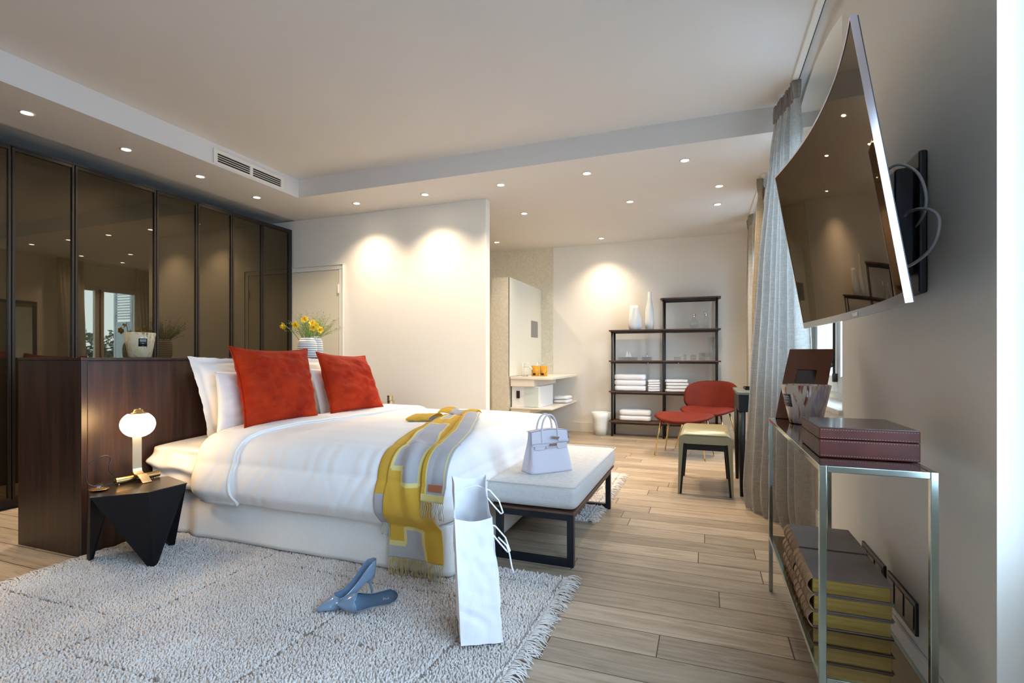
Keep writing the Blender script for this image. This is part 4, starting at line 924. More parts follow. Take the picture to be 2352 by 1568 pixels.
MB().box(XW-.075, 1.85, 1.30, XW-.022, 1.93, 1.62).build('hinge_block', blackm, wm, bevel=.01)
a = tvp(.5, .45, .056); MB().tube([(XW-.07, 1.89, 1.45), tuple(a)], .014, 10).build('arm', blackm, wm)
def spline(pts, n=7):
    P_ = []
    for i in range(len(pts)-1):
        p0, p1, p2, p3 = [Vector(pts[max(0, min(len(pts)-1, i+q))]) for q in (-1, 0, 1, 2)]
        for k in range(n):
            s = k/n; P_.append(.5*((2*p1)+(-p0+p2)*s+(2*p0-5*p1+4*p2-p3)*s*s+(-p0+3*p1-3*p2+p3)*s**3))
    P_.append(Vector(pts[-1])); return P_
cab = thing('cable', 'grey cables looping between the television and the wall bracket', 'cable', (XW-.05, 1.8, 1.3))
cg = mat('grey_cable', (.42, .42, .42), .5)
MB().tube(spline([(.50, 1.95, 1.60), (.53, 1.84, 1.625), (.56, 1.77, 1.58), (.575, 1.745, 1.51), (.58, 1.77, 1.46), (.59, 1.86, 1.44)]), .0042, 8).build('cable_loop', cg, cab, smooth=True)
MB().tube(spline([(.58, 1.88, 1.40), (.56, 1.86, 1.47), (.565, 1.79, 1.475), (.57, 1.70, 1.45), (.575, 1.655, 1.41), (.57, 1.68, 1.35), (.55, 1.76, 1.315), (.52, 1.86, 1.31)]), .0045, 8).build('cable_loop', cg, cab, smooth=True)
MB().tube(spline([(.50, 2.0, 1.56), (.53, 1.93, 1.53), (.55, 1.90, 1.46), (.57, 1.88, 1.38), (.565, 1.89, 1.30), (.55, 1.86, 1.22), (.50, 1.85, 1.20)]), .0036, 8).build('cable_loop', cg, cab, smooth=True)
# socket plates low on the wall
for i, (a, b, lab) in enumerate(((1.90, 2.165, 'black triple socket plate low on the wall behind the console, nearer one'), (2.20, 2.475, 'black triple socket plate low on the wall behind the console, farther one'))):
    t = thing('socket_plate', lab, 'socket', (XW, (a+b)/2, .20), group='black socket plates')
    MB().box(XW-.010, a, .198, XW-.0005, b, .300).build('plate', black_g, t, bevel=.0015)
    for k in range(3):
        c = lerp(a, b, (k+.5)/3); MB().box(XW-.0125, c-.034, .213, XW-.0102, c+.034, .285).build('socket_insert', mat('socket_black', (.004, .004, .004), .15), t, bevel=.001)
# ================================================================== CURTAINS
def curtain(name, label, top, bot, ztop, nf, amp0, amp1, m_, seed=0, head=True, n=(260, 60), cat='curtain', zb=.004, pud=.03, th=0, belly=(0, 0)):
    """pleated cloth between a line of hooks (top) and a floor line (bot), each a pair of (x,y)"""
    a0, a1 = Vector((*top[0], 0)), Vector((*top[1], 0)); b0, b1 = Vector((*bot[0], 0)), Vector((*bot[1], 0))
    def fn(u, v):
        z = lerp(ztop, zb, v); f = sm(v*1.25)**.8 if not head else v**.85
        p0, p1 = a0.lerp(b0, f), a1.lerp(b1, f); d = (p1-p0); L = d.length; d.normalize(); nn_ = Vector((d.y, -d.x, 0))
        ph = 2*pi*nf*u + .55*sin(2*pi*u*1.7+seed) + v*.5*sin(3*u+seed)
        amp = lerp(amp0, amp1, sm(v*1.6))*(.75+.35*nz(u*6, seed))
        w = sin(ph)+.28*sin(2*ph+1.1)*(v)
        if head and v < .045: w = .6*sin(ph)+.5*sin(3*ph)
        if head: amp *= .75+.45*sm(abs(v-.055)/.05)
        p = p0+d*L*(u+.012*sin(ph*1.0+1.2)*(1 if L > .2 else .4)) + nn_*(amp*w) + Vector((belly[0], belly[1], 0))*sin(pi*min(1, v*1.1))
        p += nn_*(.010*nz(u*5+seed, v*4))+d*(.008*nz(u*3, v*5, seed))
        if v > .93: k = (v-.93)/.07; p += nn_*(pud*k*k*(1+nz(u*9, 1, seed)))*1.0
        return (p.x, p.y, z+.004*nz(u*14, 2, seed)*(v > .99))
    m = MB().grid(fn, n[0], n[1]); t = thing(name, label, cat, ((bot[0][0]+bot[1][0])/2, (bot[0][1]+bot[1][1])/2, 0))
    m.build('cloth', m_, t, smooth=True, solid=th)
    if head:
        hd = MB().grid(lambda u, v: tuple(Vector(fn(u, v*.042))+Vector((-.0015, 0, .001))), n[0], 4); hd.build('heading_tape', m_, t, smooth=True, solid=.005)
    return t
curtain('curtain', 'tall grey linen curtain gathered beside the window behind the television', ((.545, 3.64), (.470, 4.00)), ((.572, 3.36), (.275, 3.93)), 2.795, 7, .026, .042, curtain_m, 1)
curtain('curtain', 'beige linen curtain beyond the desk in the far zone', ((.445, 4.96), (.50, 5.36)), ((.40, 4.98), (.545, 5.44)), 2.615, 6, .030, .040, curtain_b, 5)
curtain('curtain', 'beige linen curtain at the far end of the far window', ((.47, 6.15), (.47, 6.45)), ((.50, 6.28), (.50, 6.60)), 2.615, 5, .028, .034, curtain_b, 9, n=(140, 40))
# ================================================================== DESK, BENCH STOOL, CHAIRS
dk = thing('desk', 'narrow dark desk with pale edged top standing by the right wall', 'desk', (.40, 4.53, 0))
DX0, DX1, DY0, DY1, DZ = .225, .575, 4.215, 4.90, .79
MB().box(DX0, DY0, DZ-.022, DX1, DY1, DZ).build('desk_top', deskin, dk, bevel=.004)
MB().box(DX0+.012, DY0+.012, DZ-.15, DX1-.012, DY1-.012, DZ-.0225).build('drawer_box', deskleg, dk, bevel=.003)
for x, y in ((DX0+.035, DY0+.035), (DX1-.035, DY0+.035), (DX0+.035, DY1-.035), (DX1-.035, DY1-.035)):
    MB().tube([(x, y, .0), (x, y, .30), (x, y, DZ-.152)], [.014, .022, .026], 14).build('leg', deskleg, dk, smooth=True)
tr = thing('desk_tray', 'slim dark tray lying on the desk top', 'tray', (.40, 4.62, DZ))
MB().box(.30, 4.50, DZ+.0005, .50, 4.76, DZ+.004).build('base', deskleg, tr); m = MB()
m.box(.30, 4.50, DZ+.0045, .306, 4.76, DZ+.018); m.box(.494, 4.50, DZ+.0045, .50, 4.76, DZ+.018); m.box(.306, 4.50, DZ+.0045, .494, 4.506, DZ+.018); m.box(.306, 4.754, DZ+.0045, .494, 4.76, DZ+.018); m.build('rim', deskleg, tr)
st = thing('stool', 'olive topped stool with tapered dark legs in front of the desk', 'stool', (0, 4.5, 0))
SX0, SX1, SY0, SY1, SZ = -.195, .195, 4.15, 4.84, .462
def bent(y0, y1):      # a bent U: apron and two tapering legs
    m = MB(); n = 8
    out = []; inn = []
    out += [(SX0-.004, 0), (SX0, .34), (SX0+.010, .425)]+[(SX0+.010+.045*(1-cos(a)), .425+.035*sin(a)) for a in [pi/2*i/5 for i in range(1, 6)]]
    out += [(-x, z) for x, z in out[::-1]]
    inn += [(SX0+.022, 0), (SX0+.042, .34), (SX0+.052, .372), (SX0+.066, .384)]; inn += [(-x, z) for x, z in inn[::-1]]
    return out, inn, y0, y1
o_, i_, _, _ = bent(0, 0)
# top skin
top_pts = o_
m = MB(); k = len(o_)
m.grid(lambda u, v: (lerp(o_[2][0], o_[2][0], 0) if 0 else o_[2+int(round(u*(k-5)))][0], lerp(SY0, SY1, v), o_[2+int(round(u*(k-5)))][1]), k-4, 2)
m.build('seat_top', olive, st, smooth=True, solid=.012)
MB().box(SX0+.03, SY0+.03, .385, SX1-.03, SY1-.03, .445).build('seat_frame', deskleg, st, bevel=.004)
for x, sx in ((SX0, 1), (SX1, -1)):
    for y in (SY0, SY1-.045):
        m = MB(); m.hexa([(x-sx*.004, y+.010, 0), (x+sx*.024, y+.010, 0), (x+sx*.024, y+.034, 0), (x-sx*.004, y+.034, 0), (x+sx*.004, y, .43), (x+sx*.060, y, .43), (x+sx*.060, y+.045, .43), (x+sx*.004, y+.045, .43)])
        lg = m.build('leg', deskleg, st, bevel=.004)
        m = MB(); e = -.0035; m.hexa([(x-sx*.003, y+.010+e-.002, 0), (x+sx*.010, y+.010+e-.002, 0), (x+sx*.010, y+.010+e, 0), (x-sx*.003, y+.010+e, 0), (x+sx*.004, y+e-.002, .43), (x+sx*.040, y+e-.002, .43), (x+sx*.040, y+e, .43), (x+sx*.004, y+e, .43)])
        if y == SY0: m.build('leg_face', olive, lg)
m = MB().prism([(SX0+.016, .452), (SX0+.018, .40), (SX0+.06, .392), (SX1-.06, .392), (SX1-.018, .40), (SX1-.016, .452)], SY0-.004, SY0+.004, 'y'); m.build('apron', olive, st)
MB().box(SX0+.055, SY0+.002, .345, SX1-.055, SY0+.028, .391).build('apron_rail', deskleg, st, bevel=.003)
def seat_shell(cx, cy, rz, z, w, d):
    def fn(side):
        def g(u, v):
            a = 2*pi*u; r = v; e = 2.8
            x = w/2*r*abs(cos(a))**(2/e)*(1 if cos(a) >= 0 else -1); y = d/2*r*abs(sin(a))**(2/e)*(1 if sin(a) >= 0 else -1)
            k = .030*(2*x/w)**2-.030*max(0, -2*y/d)**2+.02*max(0, 2*y/d)**3; th = .040*(1-r**4)**.5
            return Vector((x, y, z+k+(th if side > 0 else -th*.9)))
        return g
    return fn
def brass_legs(t, pts_top, pts_bot):
    for a, b in zip(pts_top, pts_bot):
        lg = MB().tube([b, a], [.0055, .0095], 10).build('leg', brass, t, world=False, smooth=True)
        MB().lathe([(0, 0), (.010, .001), (.010, .008), (.006, .012)], (b[0], b[1], b[2]-.0), 12).build('foot_glide', brass, lg, world=False, smooth=True)
th0 = atan2(-.12, .51)
fs = thing('footstool', 'rust red velvet seat on thin brass legs, backless, in front of the armless chair', 'footstool', (-.212, 5.78, 0), th0)
f = seat_shell(0, 0, 0, .405, .60, .50); m = MB(); m.grid(f(1), 44, 14, cu=True); m.grid(f(-1), 44, 14, cu=True); m.build('seat', chairvelvet, fs, world=False, smooth=True)
brass_legs(fs, [(-.20, -.14, .385), (.20, -.14, .385), (-.20, .14, .385), (.20, .14, .385)], [(-.262, -.19, 0), (.262, -.19, 0), (-.262, .19, 0), (.262, .19, 0)])
th1 = atan2(-.19, .54)
ch = thing('chair', 'rust red velvet shell chair with rounded back and brass legs near the desk', 'chair', (.025, 6.34, 0), th1)
f = seat_shell(0, 0, 0, .43, .58, .52); m = MB(); m.grid(f(1), 44, 14, cu=True); m.grid(f(-1), 44, 14, cu=True); m.build('seat', chairvelvet, ch, world=False, smooth=True)
def backsh(side):
    def g(u, v):
        a = 2*pi*u; e = 3.0; X = abs(cos(a))**(2/e)*(1 if cos(a) >= 0 else -1)*v; Z = abs(sin(a))**(2/e)*(1 if sin(a) >= 0 else -1)*v
        wd = .315 ; x = wd*X; z = .595+.180*Z; y = .20-.13*abs(X)**2.2+.05*(Z)+.02
        th = .022*(1-v**5)**.5
        return (x, y-(th if side > 0 else -th), z)
    return g
m = MB(); m.grid(backsh(1), 56, 14, cu=True); m.grid(backsh(-1), 56, 14, cu=True); m.build('backrest', chairvelvet, ch, world=False, smooth=True)
m = MB(); m.tube([(-.09, .20, .40), (-.09, .27, .45), (-.09, .275, .56)], .008, 8); m.tube([(.09, .20, .40), (.09, .27, .45), (.09, .275, .56)], .008, 8); m.build('back_bracket', brass, ch, world=False, smooth=True)
brass_legs(ch, [(-.20, -.15, .405), (.20, -.15, .405), (-.20, .15, .405), (.20, .15, .405)], [(-.285, -.245, 0), (.285, -.245, 0), (-.27, .26, 0), (.27, .26, 0)])
# wall mirror above the desk (seen in the wardrobe glass)
wm2 = thing('wall_mirror', 'dark framed mirror on the right wall above the desk, seen reflected in the wardrobe', 'mirror', (XW-.02, 4.42, 1.0))
MB().box(XW-.030, 4.10, .98, XW-.012, 4.74, 1.86).build('mirror_pane', mirror_m, wm2)
m = MB(); m.box(XW-.05, 4.06, .94, XW-.001, 4.10, 1.90); m.box(XW-.05, 4.74, .94, XW-.001, 4.78, 1.90); m.box(XW-.05, 4.10, .94, XW-.001, 4.74, .98); m.box(XW-.05, 4.10, 1.86, XW-.001, 4.74, 1.90); m.build('mirror_frame', blackm, wm2, bevel=.003)
# ================================================================== SHELVING UNIT
sh = thing('shelving_unit', 'open shelving unit with walnut shelves on thin black posts against the far wall', 'shelf', (-.51, 7.0, 0))
YF, YK = 6.90, 7.10; xs = (-1.168, -.505, .135)
for x, h in zip(xs, (1.405, 1.80, 1.80)):
    for y in (YF, YK): MB().tube([(x, y, 0), (x, y, h)], .0145, 12).build('post', blackm, sh, smooth=True)
def shelf(x0, x1, z):
    n = 6; r = .05; pl = []
    for cx, cy, a0 in ((x1-r, YK+.03-r, 0), (x0+r, YK+.03-r, 90), (x0+r, YF-.035+r, 180), (x1-r, YF-.035+r, 270)):
        pl += [(cx+r*cos(radians(a0+90*i/n)), cy+r*sin(radians(a0+90*i/n))) for i in range(n+1)]
    o = MB().prism(pl, z-.018, z).build('shelf_board', shelfwood, sh, bevel=.002)
    m = MB(); m.box(x0+.03, YF-.008, z-.040, x1-.03, YF+.006, z-.0185); m.box(x0+.03, YK-.006, z-.040, x1-.03, YK+.006, z-.0185); m.build('shelf_rail', blackm, o)
for z in (1.418, 1.012, .604, .208): shelf(-1.215, .185, z)
shelf(-.550, .185, 1.818)
for x in (-.70, -.32): MB().sphere((x, YF-.013, .980), .007, 12, 8).build('knob', silver, sh, smooth=True)
# towels
def towel_proto(w, d, h, name='towel'):
    n = 3
    def fold(u, v):       # outer skin of a folded towel, rolled fold in front
        a = 2*pi*u; e = 3.2; z = h/2+h/2*abs(sin(a))**(2/e)*(1 if sin(a) >= 0 else -1); y = d/2*abs(cos(a))**(2/5)*(1 if cos(a) >= 0 else -1)
        x = (v-.5)*w; k = 1-.25*abs(2*v-1)**14
        return (x+.004*nz(y*30, z*40, v), y*k+.004*nz(x*9, z*9), h/2+(z-h/2)*k+.003*nz(x*9, y*9, 3))
    m = MB().grid(fold, 28, 22, cu=True)
    m.add([fold(i/28, 0) for i in range(28)], [tuple(range(28))]); m.add([fold(i/28, 1) for i in range(28)], [tuple(range(28))])
    return m
TG = 'folded white towels'
def stack(cx, cy, z, w, d, h, n, words, lab, group=TG):
    first = None
    for k in range(n):
        L_ = 'white %s, %s of the %s' % (words, {1: ['only one'], 2: ['lower', 'upper'], 3: ['lowest', 'middle', 'top'], 4: ['lowest', 'second lowest', 'second highest', 'top'], 5: ['lowest', 'second lowest', 'middle', 'second highest', 'top']}[n][k], lab)
        if first is None:
            first = towel_proto(w, d, h).build('towel', terry, smooth=True, origin=(0, 0, 0)); o = first
        else: o = first.copy(); COL.objects.link(o)
        o.location = (cx+random.uniform(-.006, .006), cy+random.uniform(-.004, .004), z+.001+k*(h+.001)); o.rotation_euler = (0, 0, random.uniform(-.015, .015))
        tag(o, L_, 'towel', group)
stack(-.935, 7.0, .604, .40, .20, .074, 3, 'bath towel', 'three in the left stack on the second lowest shelf')
stack(-.628, 7.0, .604, .15, .17, .030, 5, 'face cloth', 'five small ones left of the middle posts')
stack(-.345, 7.0, .604, .28, .19, .040, 4, 'hand towel', 'four in the stack right of the middle posts')
stack(-.875, 7.0, .208, .40, .20, .073, 2, 'bath towel', 'two on the bottom shelf')
# objects on the shelves
def single(m_, name, mt_, label, cat, group=None, smooth=True, **k): return tag(m_.build(name, mt_, smooth=smooth, **k), label, cat, group)
def crumple(prof, c, n, amp, seed, name, mt_, label, cat, group=None):
    def wob(a, r, z): return r*(1+amp*sin(3*a+z*9+seed)+amp*.8*sin(5*a-z*13+seed*2)+amp*.6*nz(cos(a)*2+seed, sin(a)*2, z*9)), z
    m = MB().lathe(prof, c, n, wob); return single(m, name, mt_, label, cat, group)
crumple([(0, 0), (.070, 0), (.082, .05), (.080, .14), (.066, .22), (.050, .29), (.047, .325), (.043, .323), (.058, .2), (0, .05)], (-.885, 7.0, 1.4185), 40, .10, 1, 'vase', ceramic, 'white pleated ceramic vase on the wide upper shelf, short broad one', 'vase', 'white vases on the shelving')
crumple([(0, 0), (.052, 0), (.056, .10), (.052, .26), (.040, .33), (.026, .40), (.024, .50), (.020, .50), (.020, .40), (0, .05)], (-.690, 7.0, 1.4185), 40, .06, 3, 'vase', ceramic, 'white slender ceramic bottle vase with long neck on the upper shelf', 'vase', 'white vases on the shelving')
crumple([(0, 0), (.095, 0), (.105, .10), (.112, .22), (.128, .305), (.122, .306), (.104, .22), (.09, .02), (0, .01)], (-1.335, 6.99, 0.001), 48, .055, 6, 'waste_bin', ceramic, 'white crumpled paper look bin on the floor left of the shelving', 'bin')
def bottle(c, r, h, label, round_):
    t = thing('glass_bottle', label, 'bottle', c, group='stoppered glass bottles')
    pr = [(0, 0), (r*.6, 0), (r, h*.28), (r*.9, h*.5), (r*.35, h*.66), (.016, h*.72), (.016, h*.82)] if round_ else [(0, 0), (r, 0), (r, h*.62), (r*.8, h*.68), (.020, h*.74), (.020, h*.84)]
    def wob(a, rr, z): return rr*(1+.03*sin(12*a)), z
    MB().lathe(pr, (0, 0, 0), 60, wob).build('glass_body', clear_glass, t, world=False, smooth=True)
    MB().lathe([(.018, h*.76), (.019, h*.86), (.014, h*.875), (.026, h*.90), (.026, h*.945), (.0, h*.97)], (0, 0, 0), 24).build('stopper', silver, t, world=False, smooth=True)
bottle((-.135, 7.0, 1.4185), .058, .205, 'round ribbed glass bottle with silver stopper under the top shelf', True)
bottle((.005, 7.0, 1.4185), .036, .22, 'straight glass bottle with silver stopper under the top shelf', False)
t = thing('glass_box', 'low glass box with two small white sails standing on its lid', 'box', (-.972, 7.0, 1.0125))
MB().box(-.118, -.06, 0, .118, .06, .044).build('glass_case', mixsh('grey_glass', .1, (.72, .73, .74), (1, 1, 1), .03, 'transparent', .5), t, world=False)
for x, h, w in ((-.012, .085, .022), (.022, .070, .024)):
    MB().prism([(x-w, .045), (x+w, .045), (x+w*.1, .045+h)], -.002, .002, 'y').build('sail', ceramic, t, world=False)
MB().box(-.05, -.018, .0445, .05, .018, .050).build('boat_hull', ceramic, t, world=False, bevel=.003)
t = thing('lidded_box', 'small grey lidded box with upright knob, left middle shelf', 'box', (-.722, 7.0, 1.0125))
MB().box(-.060, -.05, 0, .060, .05, .046).build('box_body', MAT['grey_glass'], t, world=False, bevel=.002); MB().box(-.064, -.054, .047, .064, .054, .052).build('lid', silver, t, world=False)
MB().lathe([(0, 0), (.010, .001), (.005, .01), (.004, .035), (0, .036)], (0, 0, .0525), 12).build('knob', silver, t, world=False, smooth=True)
def tumbler(c, r, h, label, name='glass', g='drinking glasses on the middle shelf'):
    def wob(a, rr, z): return rr*(1+.025*sin(10*a+z*60)), z
    m = MB().lathe([(0, .0), (r*.92, 0), (r, h), (r-.003, h), (r*.92-.003, .006), (0, .006)], c, 40, wob); return single(m, name, clear_glass, label, 'glass', g, origin=c)
tumbler((-.340, 6.98, 1.0125), .045, .048, 'wide low glass tumbler, leftmost glass right of the middle posts')
tumbler((-.245, 7.0, 1.0125), .018, .075, 'thin narrow shot glass beside the low tumbler')
tumbler((-.145, 6.98, 1.0125), .038, .072, 'patterned glass tumbler left of the footed glass bowl')
tumbler((-.04, 7.05, 1.0125), .040, .10, 'plain taller glass behind the footed bowl')
t = thing('glass_compote', 'footed glass bowl at the right of the middle shelf', 'bowl', (.010, 6.97, 1.0125))
MB().lathe([(0, 0), (.036, 0), (.030, .006), (.010, .022), (.012, .036), (.040, .050), (.062, .075), (.066, .098), (.063, .098), (.055, .072), (.02, .050), (0, .048)], (0, 0, 0), 48, lambda a, r, z: (r*(1+.03*sin(14*a)), z)).build('bowl', clear_glass, t, world=False, smooth=True)
single(MB().lathe([(0, 0), (.040, 0), (.034, .02), (.040, .12), (.056, .30), (.054, .30), (.037, .12), (.030, .02), (0, .012)], (.085, 7.055, 1.0125), 40), 'glass_vase', clear_glass, 'tall flared clear glass vase beside the right posts', 'vase')
# ================================================================== VANITY
st_ = struct(MB().box(-2.47, 5.85, 0, -2.2505, YB-.013, 2.036), 'wall_vanity', mosaic)
vn = thing('vanity', 'cream wash stand with thick counter and lower shelf on the mirror clad stub wall', 'vanity', (-2.0, 6.4, .4))
VY = YB-.013; crm = mat('cream_counter', (.80, .74, .63), .3, coat=.2)
MB().box(-2.228, 5.852, .785, -1.70, VY, .815).build('counter', crm, vn, bevel=.003)
MB().box(-2.228, 5.862, .70, -1.93, VY-.3, .784).build('basin_body', crm, vn, bevel=.003)
MB().box(-2.228, 5.852, .425, -1.70, VY, .445).build('lower_shelf', crm, vn, bevel=.003)
MB().box(-2.228, 5.87, .36, -1.98, VY-.2, .4245).build('shelf_box', crm, vn, bevel=.003)
cb = MB().box(-2.226, 5.90, .446, -1.86, 6.45, .699).build('cabinet', mat('white_lacquer', (.82, .84, .86), .25, coat=.3), vn, bevel=.003)
MB().box(-2.06, 5.892, .455, -1.88, 5.899, .69).build('cabinet_door', mat('pale_glass', (.62, .70, .70), .08), cb, bevel=.001)
tag(MB().box(-2.16, 5.884, .555, -2.12, 5.899, .645).build('socket_plate', black_g, bevel=.001), 'small grey socket plate on the white cabinet of the wash stand', 'socket')
mr = thing('tall_wall_glass', 'tall pale glass panel with grey square on the mosaic stub wall over the wash stand', 'panel', (-2.24, 6.5, .42))
MB().box(-2.2495, 5.853, .82, -2.2385, VY, 2.034).build('glass_pane', mat('pale_back_painted_glass', (.76, .75, .64), .06, spec=.6), mr)
MB().box(-2.2495, 5.849, .82, -2.2385, 5.8525, 2.034).build('polished_edge', chrome, mr)
MB().box(-2.2383, 6.68, 1.33, -2.2365, 6.98, 1.56).build('grey_square', mat('plain_grey', (.22, .22, .21), .3), mr)  # plain grey square lying on the pale pane
def faucet(x, y, label):
    t = thing('faucet', label, 'faucet', (x, y, .8155), group='chrome wash stand faucets')
    MB().tube([(0, 0, 0), (0, 0, .165)], .012, 14).build('body', steel, t, world=False, smooth=True)
    MB().tube([(.0, 0, .115), (.09, 0, .115), (.115, 0, .108), (.125, 0, .085)], .007, 10).build('spout', steel, t, world=False, smooth=True)
    MB().tube([(.0, 0, .158), (.085, 0, .160)], .0045, 8).build('lever', steel, t, world=False, smooth=True)
faucet(-2.16, 6.12, 'chrome faucet on the wash stand, nearer one'); faucet(-2.13, 6.62, 'chrome faucet on the wash stand, behind the amber glasses')
for i, (x, y, lb_) in enumerate(((-2.02, 6.20, 'amber glass candle jar with dark label, left one on the wash stand'), (-1.93, 6.26, 'amber glass candle jar with dark label, right one on the wash stand'))):
    t = thing('amber_jar', lb_, 'jar', (x, y, .8155), group='amber jars on the wash stand')
    MB().lathe([(0, 0), (.048, 0), (.050, .13), (.046, .13), (.044, .012), (0, .012)], (0, 0, 0), 32, lambda a, r, z: (r*(1+.02*sin(12*a)), z)).build('glass_body', amber, t, world=False, smooth=True)
    MB().grid(lambda u, v: (.0512*cos(lerp(-1.9, -1.2, u)), .0512*sin(lerp(-1.9, -1.2, u)), lerp(.012, .038, v)), 6, 2).build('label_band', black_g, t, world=False, solid=.0006)
single(MB().box(-2.13, 5.98, .8155, -2.07, 6.06, .828), 'soap_dish', silver, 'small silver soap dish beside the nearer faucet', 'dish', bevel=.003, smooth=False)
stack(-1.80, 6.72, .445, .20, .30, .045, 2, 'hand towel', 'two on the lower shelf of the wash stand')
# ================================================================== VASES AND FLOWERS ON THE HEADBOARD
def ribbed(label, c, r, h, n):
    t = thing('ribbed_vase', label, 'vase', c, group='white ribbed vases on the headboard')
    def prof(z): k = z/h; return r*(.80+.20*sin(pi*min(1, .15+k*.9))**.8) - (.16*r*sm((k-.75)/.25))
    pr = [(0, 0), (prof(0)*.9, 0)]; mats_ = []
    N_ = n*8
    for i in range(N_+1):
        z = h*i/N_; k = (i % 8)/8; pr.append((prof(z)-.004*max(0, 1-abs(k-.0)*8) if i % 8 in (0, 7, 1) else prof(z), z))
    pr += [(prof(h)-.006, h), (prof(h)-.008, h*.6), (0, h*.6)]
    M_ = MB()
    rows = len(pr); M_.lathe(pr, (0, 0, 0), 44)
    M_.mi = []
    for u in range(44):
        for j in range(rows-1): M_.mi.append(1 if (2 <= j < N_+2 and (j-2) % 8 in (7, 0)) else 0)
    M_.build('vase_body', [ceramic, groove_m], t, world=False, smooth=True); return t
v1 = ribbed('white ribbed vase holding yellow daffodils on the headboard cabinet', (-3.34, 3.655, 1.0505), .086, .178, 9)
v2 = ribbed('white ribbed vase holding fine green grasses on the headboard cabinet', (-3.478, 3.90, 1.0505), .078, .205, 10)
def daffodil(t, base, tip, face, size=.034, openf=1.):
    d = MB(); P_ = spline([base, (lerp(base[0], tip[0], .35), lerp(base[1], tip[1], .35), lerp(base[2], tip[2], .55)), (tip[0], tip[1], tip[2]+.012), tip], 6)
    d.tube(P_, .0030, 6); s = d.build('stem', green_s, t, world=False, smooth=True)
    z = Vector(face).normalized(); x = z.orthogonal().normalized(); y = z.cross(x); M = Matrix.Translation(tip) @ Matrix((x, y, z)).transposed().to_4x4()
    m = MB()
    for k in range(6):
        a = k*pi/3; o = len(m.v)
        def pe(u, v, a=a):
            r = u*size; w = size*.42*sin(pi*min(1, u*.93+.05))**.8*(v-.5)*2
            return (r*cos(a)-w*sin(a), r*sin(a)+w*cos(a), lerp(.5, -.15, openf)*r*u+.003*abs(v-.5))
        m.grid(pe, 7, 4)
    m.xf(M).build('petals', yellow_f, s, world=False, smooth=True, solid=.0008)
    m = MB().lathe([(.003, 0), (size*.28, .004), (size*.30, size*.55), (size*.42, size*.8), (size*.38, size*.78), (size*.2, size*.2)], (0, 0, 0), 16, lambda a, r, z: (r*(1+.08*sin(8*a)*(z > size*.6)), z)); m.xf(M).build('cup', yellow_c, s, world=False, smooth=True)
for tip, face in (((-.10, -.17, .275), (-.3, -.9, -.25)), ((-.02, -.115, .285), (.4, -.9, -.1)), ((.02, -.05, .335), (.3, -.7, .4)), ((.05, .02, .27), (.7, -.9, -.1)), ((.02, .085, .29), (.6, -.8, .0)), ((-.04, .11, .315), (.5, -.5, .5)), ((.03, .125, .255), (.8, -.2, .1))):
    daffodil(v1, (tip[0]*.25, tip[1]*.25, .11), tip, face, .036, .5)
m = MB()
for i in range(16):
    a = random.uniform(0, 2*pi); r = random.uniform(.01, .05); m.tube([(r*.5*cos(a), r*.5*sin(a), .11), (r*cos(a), r*sin(a), .19), (r*1.5*cos(a), r*1.5*sin(a), random.uniform(.21, .26))], [.003, .0028, .0012], 5)
m.build('stem_bundle', green_s, v1, world=False, smooth=True)
m = MB(); random.seed(5)
for i in range(150):
    a = random.uniform(0, 2*pi); el = random.uniform(.15, 1.0); R = random.uniform(.16, .31); hx = cos(a)*sin(el*1.15); hy = sin(a)*sin(el*1.15); hz = cos(el*1.15)
    pts = []
    for k in range(6):
        f = k/5; pts.append((.02*cos(a)+hx*R*f, .02*sin(a)+hy*R*f+0, .17+hz*R*f*(1.0)-.05*f*f*(1-hz)+.004*sin(f*9+i)))
    m.tube(pts, [.0016, .0014, .0012, .001, .0008, .0005], 3, cap=False)
    for q in range(10):      # little seed heads
        f = random.uniform(.45, 1.0); j = min(4, int(f*5)); p = Vector(pts[j]).lerp(Vector(pts[j+1]), f*5-j); e = Vector((random.uniform(-1, 1), random.uniform(-1, 1), random.uniform(-.3, 1)))*.018
        w = Vector((random.uniform(-1, 1), random.uniform(-1, 1), random.uniform(-1, 1)))*.0022; s_ = p+e
        m.add([p, s_-w, s_+w, s_+e*.25], [(0, 1, 3, 2)])
m.build('grass_stems', grass_g, v2, world=False)['kind'] = 'stuff'
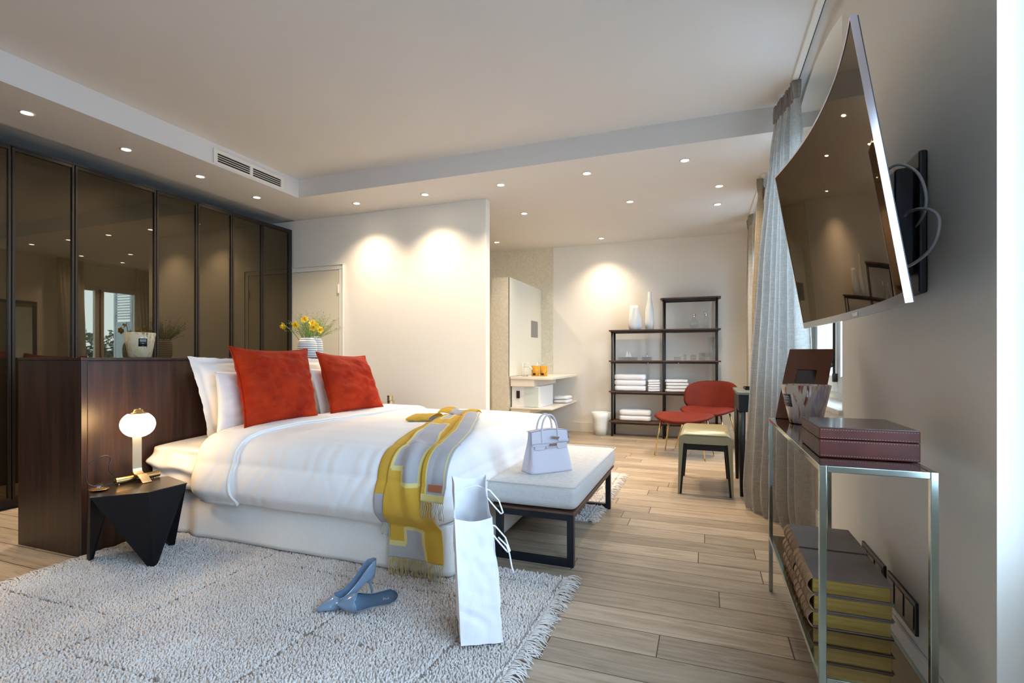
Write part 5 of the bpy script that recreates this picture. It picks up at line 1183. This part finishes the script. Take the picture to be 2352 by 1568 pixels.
# ================================================================== OUTSIDE
struct(MB().box(XO+.3, -14, -3.2, 26, 22, -3.0), 'ground_outside', mat('street', (.30, .30, .30), .9), origin=(8, 4, -3.2))
struct(MB().box(XO+.001, -1.0, -.22, 3.3, 9.0, -.02), 'balcony_outside', mat('stone_slab', (.45, .44, .42), .8))
def shutter(y, x0, x1, label):
    t = thing('window_shutter', label, 'shutter', ((x0+x1)/2, y, .05), group='pale blue window shutters')
    m = MB(); m.box(x0, y-.018, .05, x0+.05, y+.018, 2.45); m.box(x1-.05, y-.018, .05, x1, y+.018, 2.45); m.box(x0+.05, y-.018, .05, x1-.05, y+.018, .16); m.box(x0+.05, y-.018, 2.36, x1-.05, y+.018, 2.45); m.box(x0+.05, y-.012, .16, x1-.05, y+.012, 1.72); m.build('shutter_frame', shutter_m, t, bevel=.002)
    m = MB()
    for k in range(12):
        z = 1.76+k*.05; m.hexa([(x0+.05, y-.016, z), (x1-.05, y-.016, z), (x1-.05, y-.010, z), (x0+.05, y-.010, z), (x0+.05, y+.010, z+.032), (x1-.05, y+.010, z+.032), (x1-.05, y+.016, z+.032), (x0+.05, y+.016, z+.032)])
    m.build('louvres', shutter_m, t)
shutter(6.42, XO+.01, XO+.52, 'pale blue louvred shutter folded back outside the far window')
shutter(4.30, XO+.01, XO+.52, 'pale blue louvred shutter folded back outside the window behind the television')
hd = thing('planter_hedge', 'dark leafy hedge in a planter on the balcony outside the far window', 'hedge', (2.6, 7.6, -.02))
MB().box(2.3, 5.6, -.0195, 2.9, 9.0, .45).build('planter', blackm, hd, bevel=.01)
m = MB(); random.seed(11)
for i in range(9500):
    x = random.gauss(2.6, .20); y = random.uniform(5.6, 9.0); z = .45+abs(random.gauss(.0, .62)); 
    if z > 1.55+.25*nz(y*1.7, 3): continue
    d = Vector((random.uniform(-1, 1), random.uniform(-1, 1), random.uniform(-.6, .8))).normalized(); s_ = d.orthogonal().normalized(); L_ = random.uniform(.07, .15); c = Vector((x, y, z))
    m.add([c, c+d*L_*.5+s_*L_*.22, c+d*L_, c+d*L_*.5-s_*L_*.22], [(0, 1, 2, 3)])
m.build('foliage', leafdark, hd)['kind'] = 'stuff'
sl = thing('street_lamp', 'old dark street lantern seen above the hedge through the far window', 'street lamp', (9.0, 15.0, -3.0))
MB().tube([(9, 15, -3), (9, 15, 2.1)], .06, 12).build('pole', leafdark, sl, smooth=True)
MB().lathe([(.10, 2.1), (.26, 2.65), (.34, 2.68), (.12, 2.95), (.05, 3.05), (.03, 3.2), (0, 3.22)], (9, 15, 0), 6).build('lantern_head', mat('verdigris', (.10, .16, .15), .6), sl)
